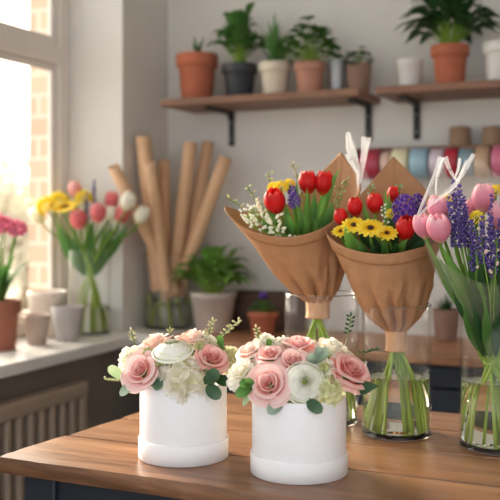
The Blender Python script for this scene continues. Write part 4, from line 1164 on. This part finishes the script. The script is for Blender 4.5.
for k, (a, b, c, w, wd, mt, lab) in enumerate([
    ((484, 330), (450, 296), (425, 236), .05, 11, 'leaf', 'long leaf leaning furthest left in the right vase'),
    ((486, 320), (458, 282), (442, 246), .07, 14, 'leaf', 'broad leaf under the large front pink tulip'),
    ((488, 322), (462, 300), (438, 256), .06, 16, 'leafmid', 'broad folded leaf low at the left of the right vase'),
    ((490, 318), (474, 276), (470, 236), .06, 16, 'leafmid', 'broad upright leaf in the middle of the right vase'),
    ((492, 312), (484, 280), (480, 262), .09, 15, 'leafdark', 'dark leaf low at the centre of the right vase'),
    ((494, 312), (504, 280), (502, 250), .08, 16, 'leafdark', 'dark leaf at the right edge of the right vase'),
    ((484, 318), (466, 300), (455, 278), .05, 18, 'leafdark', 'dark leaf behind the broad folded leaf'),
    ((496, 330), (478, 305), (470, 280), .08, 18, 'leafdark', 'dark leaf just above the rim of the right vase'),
    ((492, 330), (490, 300), (494, 268), .07, 18, 'leafmid', 'mid green leaf at right centre above the vase rim'),
    ((478, 325), (462, 318), (452, 290), .07, 8, 'leafdark', 'small dark leaf hanging left of the right vase rim'),
    ((498, 345), (512, 315), (514, 270), .04, 16, 'leafmid', 'green leaf at the far right of the right vase'),
    ((478, 350), (468, 325), (462, 300), .06, 9, 'leafmid', 'short narrow leaf at the left inside the rim of the right vase'),
    ((484, 356), (478, 330), (474, 304), .075, 9, 'leafdark', 'short dark leaf just inside the right vase rim'),
    ((490, 356), (486, 332), (486, 302), .085, 10, 'leafmid', 'short leaf at the front centre inside the right vase rim'),
    ((496, 356), (496, 332), (500, 300), .08, 10, 'leafdark', 'short dark leaf near the right edge inside the vase rim'),
    ((486, 345), (468, 312), (446, 272), .055, 7, 'leaf', 'thin bright leaf between the front leaves of the right vase'),
    ((490, 340), (480, 290), (476, 250), .085, 7, 'leaf', 'thin bright leaf among the low lavender spikes'),
    ((492, 340), (476, 300), (462, 262), .03, 14, 'leaf', 'leaf behind the pink and lavender stems of the right vase')]):
    bq_leaf(Q3, lab, a, b, c, w, wd, M[mt], GQ3, k+9)

# ------------------------------------------------------------------ cellophane
def crease_strip(mb, O, pts, widths, d0, w, folds=3, amp=.004, seed=0):
    """crumpled strip of film along photo points"""
    rg = random.Random(seed)
    c = catmull([W(x, y, d0-w) for x, y in pts], 8); n = len(c)
    ph = rg.uniform(0, 6)
    def fn(u, v):
        i = min(n-1, int(v*(n-1)+.5)); p = c[i]
        t = (c[min(i+1, n-1)]-c[max(i-1, 0)]).normalized(); s = t.cross(TOCAM).normalized()
        k = v*(len(widths)-1); a = min(int(k), len(widths)-2); wd = widths[a]+(widths[a+1]-widths[a])*(k-a)
        q = u-.5; wd *= 1.35
        z = amp*math.sin(u*folds*PI*2+ph+v*2)+amp*.8*noise.noise(Vector((u*3, v*6, seed)))
        return p+s*q*wd*d0/F_PX+TOCAM*z-O
    mb.grid(fn, 14, n)
cl = thing('cellophane_sheet', 'crumpled clear cellophane tip standing behind the left kraft cone', 'cellophane', W(357, 200, D1+.03))
O = cl.location.copy()
for k, (pts, wd, mt) in enumerate([([(358, 188), (357, 168), (351, 148), (348, 132)], [1.5, 4, 8, 3], 'filmglint'), ([(358, 196), (361, 172), (364, 155), (366, 137)], [2, 4, 5, 8], 'filmglint'),
        ([(357, 200), (363, 186), (362, 170)], [3, 11, 6], 'film'), ([(356, 172), (350, 160), (346, 154)], [2, 4, 2], 'filmglint')]):
    m = MB(); crease_strip(m, O, pts, wd, D1, -.03-.003*k, .5, .003, k+1); link('film_fold', m.mesh('film_fold', M[mt]), cl)
cw = wrap('cellophane_wrap', 'clear cellophane wrap around the right vase of tulips and lavender', BQ3+UP*.03, .030,
     [(417, 222, .03), (430, 190, .0), (442, 160, -.03), (452, 182, -.04), (472, 158, -.05), (500, 176, -.07), (540, 200, -.05), (560, 240, .0), (545, 268, .07), (505, 285, .11), (465, 276, .10), (434, 252, .07)], D3, .02, .008, M['film'], False, 9, 9, .010, 'cellophane', None, 'film_sheet', False)
O = cw.location.copy()
for k, (pts, wd, w) in enumerate([
    ([(417, 217), (424, 200), (434, 176), (441, 157)], [1.2, 2.2, 2.6, 4.5], .04), ([(418, 216), (430, 205), (446, 193), (457, 183)], [1.2, 2, 3, 4], .05),
    ([(436, 194), (437, 178), (443, 158)], [1, 2.2, 4], .03), ([(445, 157), (450, 170), (457, 181)], [4, 2.5, 2], .03),
    ([(474, 154), (465, 169), (456, 184)], [3, 4, 3], .04), ([(460, 158), (458, 170), (454, 179)], [2.4, 2.6, 1], .03), ([(466, 160), (462, 172), (457, 183)], [1, 2, 2], .03)]):
    m = MB(); crease_strip(m, O, pts, wd, D3, w, .5, .0015, k+5); link('film_fold', m.mesh('film_fold', M['filmglint']), cw)  # strips follow the glints, their brightness is in the film colour

# ------------------------------------------------------------------ tulips on the window sill
BQ4 = W(90, 262, D4); Q4 = (BQ4, C4, RV4, D4, .022); GQ4 = 'flowers in the window sill vase'
for k, (kind, px, py, w, rp, lab, cam, tilt) in enumerate([
    ('coral', 78, 219, .05, 22, 'coral tulip low at front left of the window vase', .2, .7), ('coral', 98, 213, .05, 21, 'coral tulip at the centre of the window vase', .15, .8),
    ('coral', 122, 214, .03, 19, 'coral tulip at right of the window vase', .1, .6), ('coral', 111.5, 200, -.02, 18, 'coral tulip standing high at right of the window vase', .1, .8),
    ('palepink', 75, 189, -.03, 18, 'pale pink tulip at the top of the window vase', .1, .9), ('whitet', 37, 215, .0, 20, 'white tulip furthest left in the window vase', .1, .4),
    ('whitet', 128, 201, .08, 20, 'white tulip above the right coral tulip of the window vase', .1, .6), ('whitet', 142, 215, .05, 19, 'white tulip furthest right in the window vase', .1, .5),
    ('whitet', 110.5, 213, .04, 15, 'small white tulip between two coral tulips', .1, .6),
    ('daisy', 66, 207, .04, 15, 'yellow daisy with brown centre in the window vase', .35, .6), ('pompon', 46, 204, .01, 12, 'fluffy yellow flower at left in the window vase', .2, .6),
    ('pompon', 58, 199, -.02, 11, 'fluffy yellow flower above the daisy in the window vase', .2, .8), ('daisy', 52, 206, .03, 12, 'yellow daisy at left of the brown centred one in the window vase', .3, .6), ('pompon', 84, 196, .0, 9, 'small yellow flower beside the pale pink tulip', .2, .8),
    ('lav', 87, 207, .02, 26, 'purple spike left of the central coral tulip in the window vase', .1, .9), ('lav', 94, 195, -.01, 28, 'tall faint purple spike at the top of the window vase', .0, .9)]):
    bq_flower(Q4, kind, px, py, w, rp, lab, cam, tilt, k, GQ4, k+70, 1 if k in (0, 1, 2, 5, 7, 9) else 0, .0030)
for k, (a, b, c, wd, lab) in enumerate([
    ((86, 275), (64, 245), (57, 222), 14, 'broad leaf leaning left in the window vase'), ((92, 275), (88, 246), (92, 222), 12, 'upright leaf in the middle of the window vase'),
    ((94, 275), (106, 250), (112, 222), 13, 'broad leaf leaning right in the window vase'), ((94, 272), (120, 238), (128, 224), 10, 'narrow leaf leaning furthest right in the window vase'),
    ((86, 272), (74, 250), (76, 230), 13, 'leaf under the front left coral tulip')]):
    bq_leaf(Q4, lab, a, b, c, .02, wd, M['leafmid'], GQ4, k+30)

# ------------------------------------------------------------------ kraft tubes in the corner vase
GT = 'kraft paper tubes in the corner vase'
for k, (ax, ay, bx, by, w0, w1, rp, lab) in enumerate([
    (113, 166, 176, 292, .20, .03, 5.6, 'kraft tube leaning furthest left'),
    (143, 136, 158, 290, .075, .035, 7.2, 'thick kraft tube, second from left and tallest'),
    (149.5, 163, 166, 290, .135, .062, 6.0, 'shorter kraft tube in front of the tallest one'),
    (164, 160, 166, 300, -.0, -.015, 6.0, 'short upright kraft tube at the centre back'),
    (191, 142, 171, 296, .045, .010, 6.6, 'kraft tube leaning slightly right in the middle'),
    (208, 142, 180, 296, -.025, -.022, 6.4, 'kraft tube behind, second from right'),
    (226, 157, 182, 276, .06, .040, 6.6, 'kraft tube leaning furthest right')]):
    a = W(ax, ay, D5-w0); b = W(bx, by, D5-w1); dr = (b-a).normalized()
    r = rp*D5/F_PX
    b2 = b; L = (a-b2).length
    t = thing('kraft_tube', lab, 'tube', b2, GT)
    Mx = align(a-b2, k*.9)
    link('tube_wall', MB().lathe([(r, 0), (r, L*.25), (r, L*.5), (r, L*.75), (r, L), (r-.0028, L), (r-.0028, L*.5), (r-.0028, 0), (r, 0)], 28).mesh('tube_wall', M['krafttube']), t, M=Mx)
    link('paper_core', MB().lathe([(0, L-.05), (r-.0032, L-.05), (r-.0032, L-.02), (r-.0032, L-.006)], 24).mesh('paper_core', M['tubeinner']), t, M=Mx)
rg = random.Random(77)
for k in range(11):
    a = k*2*PI/11+.3; ft = on_floor(C5, RV5*.86, a)+UP*.003; tp = on_floor(C5, RV5*.9, a+rg.uniform(-.5, .5))+UP*rg.uniform(.075, .11)
    t = thing('cut_stem', 'short cut green stem standing in the vase of kraft tubes', 'stem', ft, 'green stems in the tube vase')
    link('stalk', MB().tube([Vector(), (tp-ft)*.5+UP*.004, tp-ft], .0042, 8).mesh('stalk', M['cutstem']), t)

# ------------------------------------------------------------------ ribbon rack on the back wall
ROD_Y, RODZ = 2.865, CAMZ+(YH-164)*2.93/F_PX
xl = W(350, 0, depth_y(350, ROD_Y)).x; xr = W(545, 0, depth_y(545, ROD_Y)).x
rk = thing('ribbon_rack', 'wall rack with rod and narrow ledge for ribbon rolls', 'rack', ((xl+xr)/2, WY, RODZ))
hw = (xr-xl)/2
MX = Matrix.Rotation(R(90), 4, 'Y')
link('rod', MB().lathe([(0, -hw), (.006, -hw), (.006, hw), (0, hw)], 12, Matrix.Translation((0, ROD_Y-WY, 0)) @ MX).mesh('rod', M['black']), rk)
LEDZ = .055
o = link('ledge', MB().box((-hw, -.10, LEDZ-.012), (hw, 0, LEDZ)).mesh('ledge', M['shelf'], False), rk); bevel(o, .002)
for sx in (-hw+.004, hw-.016):
    o = link('end_bracket', MB().box((sx, ROD_Y-WY-.012, -.012), (sx+.012, 0, .05)).mesh('end_bracket', M['black'], False), rk)
spools = [(372, 20, (176, 62, 84), 15.5, 'deep rose red ribbon roll at the left end of the rack'), (387, 9, (222, 190, 176), 13, 'narrow blush ribbon roll beside the rose red one'), (402, 17, (226, 220, 186), 16, 'cream ribbon roll left of the pale blue one'),
          (421, 18, (150, 184, 200), 16, 'pale blue ribbon roll left of centre on the rack'), (438.5, 15, (206, 192, 204), 14.5, 'pale lilac ribbon roll left of the bright red one'), (453, 13, (178, 48, 62), 15.5, 'bright red ribbon roll in the middle of the rack'),
          (467.5, 15, (132, 156, 166), 14.5, 'grey blue ribbon roll right of the bright red one'), (484, 15, (182, 150, 122), 17, 'tan ribbon roll near the right end'), (501, 16, (204, 112, 140), 16.5, 'pink ribbon roll at the right edge of the photo')]
for k, (px, wpx, c, rp, lab) in enumerate(spools):
    d = depth_y(px, ROD_Y); p = W(px, 0, d); r = rp*d/F_PX*.97; hl = wpx*d/F_PX/2*1.02/math.cos(YAW)*.93
    t = thing('ribbon_roll', lab, 'ribbon', (p.x, ROD_Y, RODZ), 'ribbon rolls on the rack')
    link('wound_ribbon', MB().lathe([(r*.4, -hl*.9), (r*.97, -hl*.9), (r, -hl*.86), (r, hl*.86), (r*.97, hl*.9), (r*.4, hl*.9)], 40, MX).mesh('wound_ribbon', ribbon_mat('ribbon_'+str(k), c)), t)
    link('core', MB().lathe([(.0055, -hl), (r*.42, -hl), (r*.42, hl), (.0055, hl), (.0055, -hl)], 24, MX).mesh('core', M['kraftband']), t)
for (px, lab) in ((460, 'brown twine cone standing on the rack ledge left of the other'), (493, 'brown twine cone standing on the rack ledge at right')):
    d = depth_y(px, 2.93); p = W(px, 0, d); r = 11*d/F_PX
    t = thing('twine_cone', lab, 'twine', (p.x, 2.93, RODZ+LEDZ), 'twine cones on the rack')
    hc = CAMZ+(YH-127)*d/F_PX-(RODZ+LEDZ)
    link('wound_twine', MB().lathe([(r*.3, 0), (r*.98, 0), (r, .004), (r*.9, hc-.004), (r*.86, hc), (r*.3, hc)], 32).mesh('wound_twine', M['twine']), t)
    link('core', MB().lathe([(.006, 0), (r*.3, 0), (r*.3, hc+.003), (.006, hc+.003), (.006, 0)], 20).mesh('core', M['tubeinner']), t)

# ------------------------------------------------------------------ outdoors
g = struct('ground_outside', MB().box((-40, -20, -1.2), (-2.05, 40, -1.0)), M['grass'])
def tree(px, d, H, Rc, seed, label):
    p = W(px, 0, d); p.z = -1.0; rg = random.Random(seed)
    t = thing('garden_tree', label, 'tree', p, 'trees outside the window')
    tk = MB().tube(catmull([(0, 0, 0), (.05, .02, H*.3), (-.03, .05, H*.75)], 5), [.13-.006*k for k in range(11)], 8)
    for k in range(8):
        a = k*2.4; tk.tube([(0, .03, H*(.35+.04*k)), (Rc*.6*math.cos(a), Rc*.6*math.sin(a), H*(.5+.05*k))], [.05, .015], 6)
    link('trunk', tk.mesh('trunk', M['bark']), t)
    lf = MB()
    for k in range(2200):
        v = Vector((rg.gauss(0, 1), rg.gauss(0, 1), rg.gauss(0, 1))).normalized()*(rg.random()**.4)
        c = Vector((v.x*Rc, v.y*Rc, H*.66+v.z*H*.36)); c += Vector((noise.noise(c), noise.noise(c+Vector((5, 0, 0))), 0))*.5
        Mx = Matrix.Translation(c) @ align((rg.gauss(0, 1), rg.gauss(0, 1), rg.gauss(0, 1)+.3), rg.uniform(0, 6))
        s = .13
        b = len(lf.v)
        for q, uv in (((-s*.1, 0, 0), (0, 0)), ((s*.4, s*.35, .02), (0, .5)), ((s, 0, 0), (0, 1)), ((s*.4, -s*.35, .02), (1, .5))): lf.vert(Mx @ Vector(q), uv)
        lf.f.append((b, b+1, b+2, b+3))
    link('crown', lf.mesh('crown', M['outleaf'], False), t)
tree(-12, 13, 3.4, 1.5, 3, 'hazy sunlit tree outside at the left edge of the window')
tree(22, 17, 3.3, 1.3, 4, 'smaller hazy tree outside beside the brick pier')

# ------------------------------------------------------------------ light
w = bpy.data.worlds.new('sky'); scn.world = w; w.use_nodes = True
nt = w.node_tree; nt.nodes.clear(); L = nt.links.new
out = nt.nodes.new('ShaderNodeOutputWorld'); bg = nt.nodes.new('ShaderNodeBackground')
tc = nt.nodes.new('ShaderNodeTexCoord')
sd = Vector((-.85, .50, .16)).normalized()
dp = N(nt, 'ShaderNodeVectorMath', operation='DOT_PRODUCT'); L(tc.outputs['Generated'], dp.inputs[0]); dp.inputs[1].default_value = sd
rp_ = ramp(nt, [(.0, (.80, .85, .92, 1)), (.5, (.98, 1.0, 1.04, 1)), (.72, (1.9, 1.9, 1.9, 1)), (.92, (3.2, 3.0, 2.7, 1)), (1.0, (4.4, 3.8, 3.0, 1))])
mr = N(nt, 'ShaderNodeMapRange'); L(dp.outputs['Value'], mr.inputs[0]); mr.inputs[1].default_value = -1; mr.inputs[2].default_value = 1
L(mr.outputs[0], rp_.inputs[0]); L(rp_.outputs[0], bg.inputs[0]); bg.inputs[1].default_value = 1.0
L(bg.outputs[0], out.inputs[0])
sl = bpy.data.lights.new('sun', 'SUN'); sl.energy = 7; sl.angle = R(28); sl.color = (1, .86, .68)
so = bpy.data.objects.new('sun', sl); COL.objects.link(so)
so.rotation_euler = Vector((.85, -.42, -.36)).to_track_quat('-Z', 'Y').to_euler()

# ------------------------------------------------------------------ camera
cd = bpy.data.cameras.new('camera'); cam = bpy.data.objects.new('camera', cd); COL.objects.link(cam)
cd.sensor_width = 36; cd.lens = F_PX/500*36; cd.clip_start = .02; cd.clip_end = 200
cd.shift_y = (YH-250)/500
cam.location = CAM; cam.rotation_euler = (R(90), 0, YAW)
cd.dof.use_dof = True; cd.dof.focus_distance = 1.47; cd.dof.aperture_fstop = 4.2
scn.camera = cam
scn.view_settings.view_transform = 'Standard'; scn.view_settings.look = 'None'
scn.view_settings.exposure = .80; scn.view_settings.gamma = 1
scn.cycles.max_bounces = 20; scn.cycles.transmission_bounces = 16; scn.cycles.transparent_max_bounces = 16; scn.cycles.diffuse_bounces = 5; scn.cycles.glossy_bounces = 6
scn.cycles.use_denoising = True
scn.cycles.sample_clamp_indirect = 6
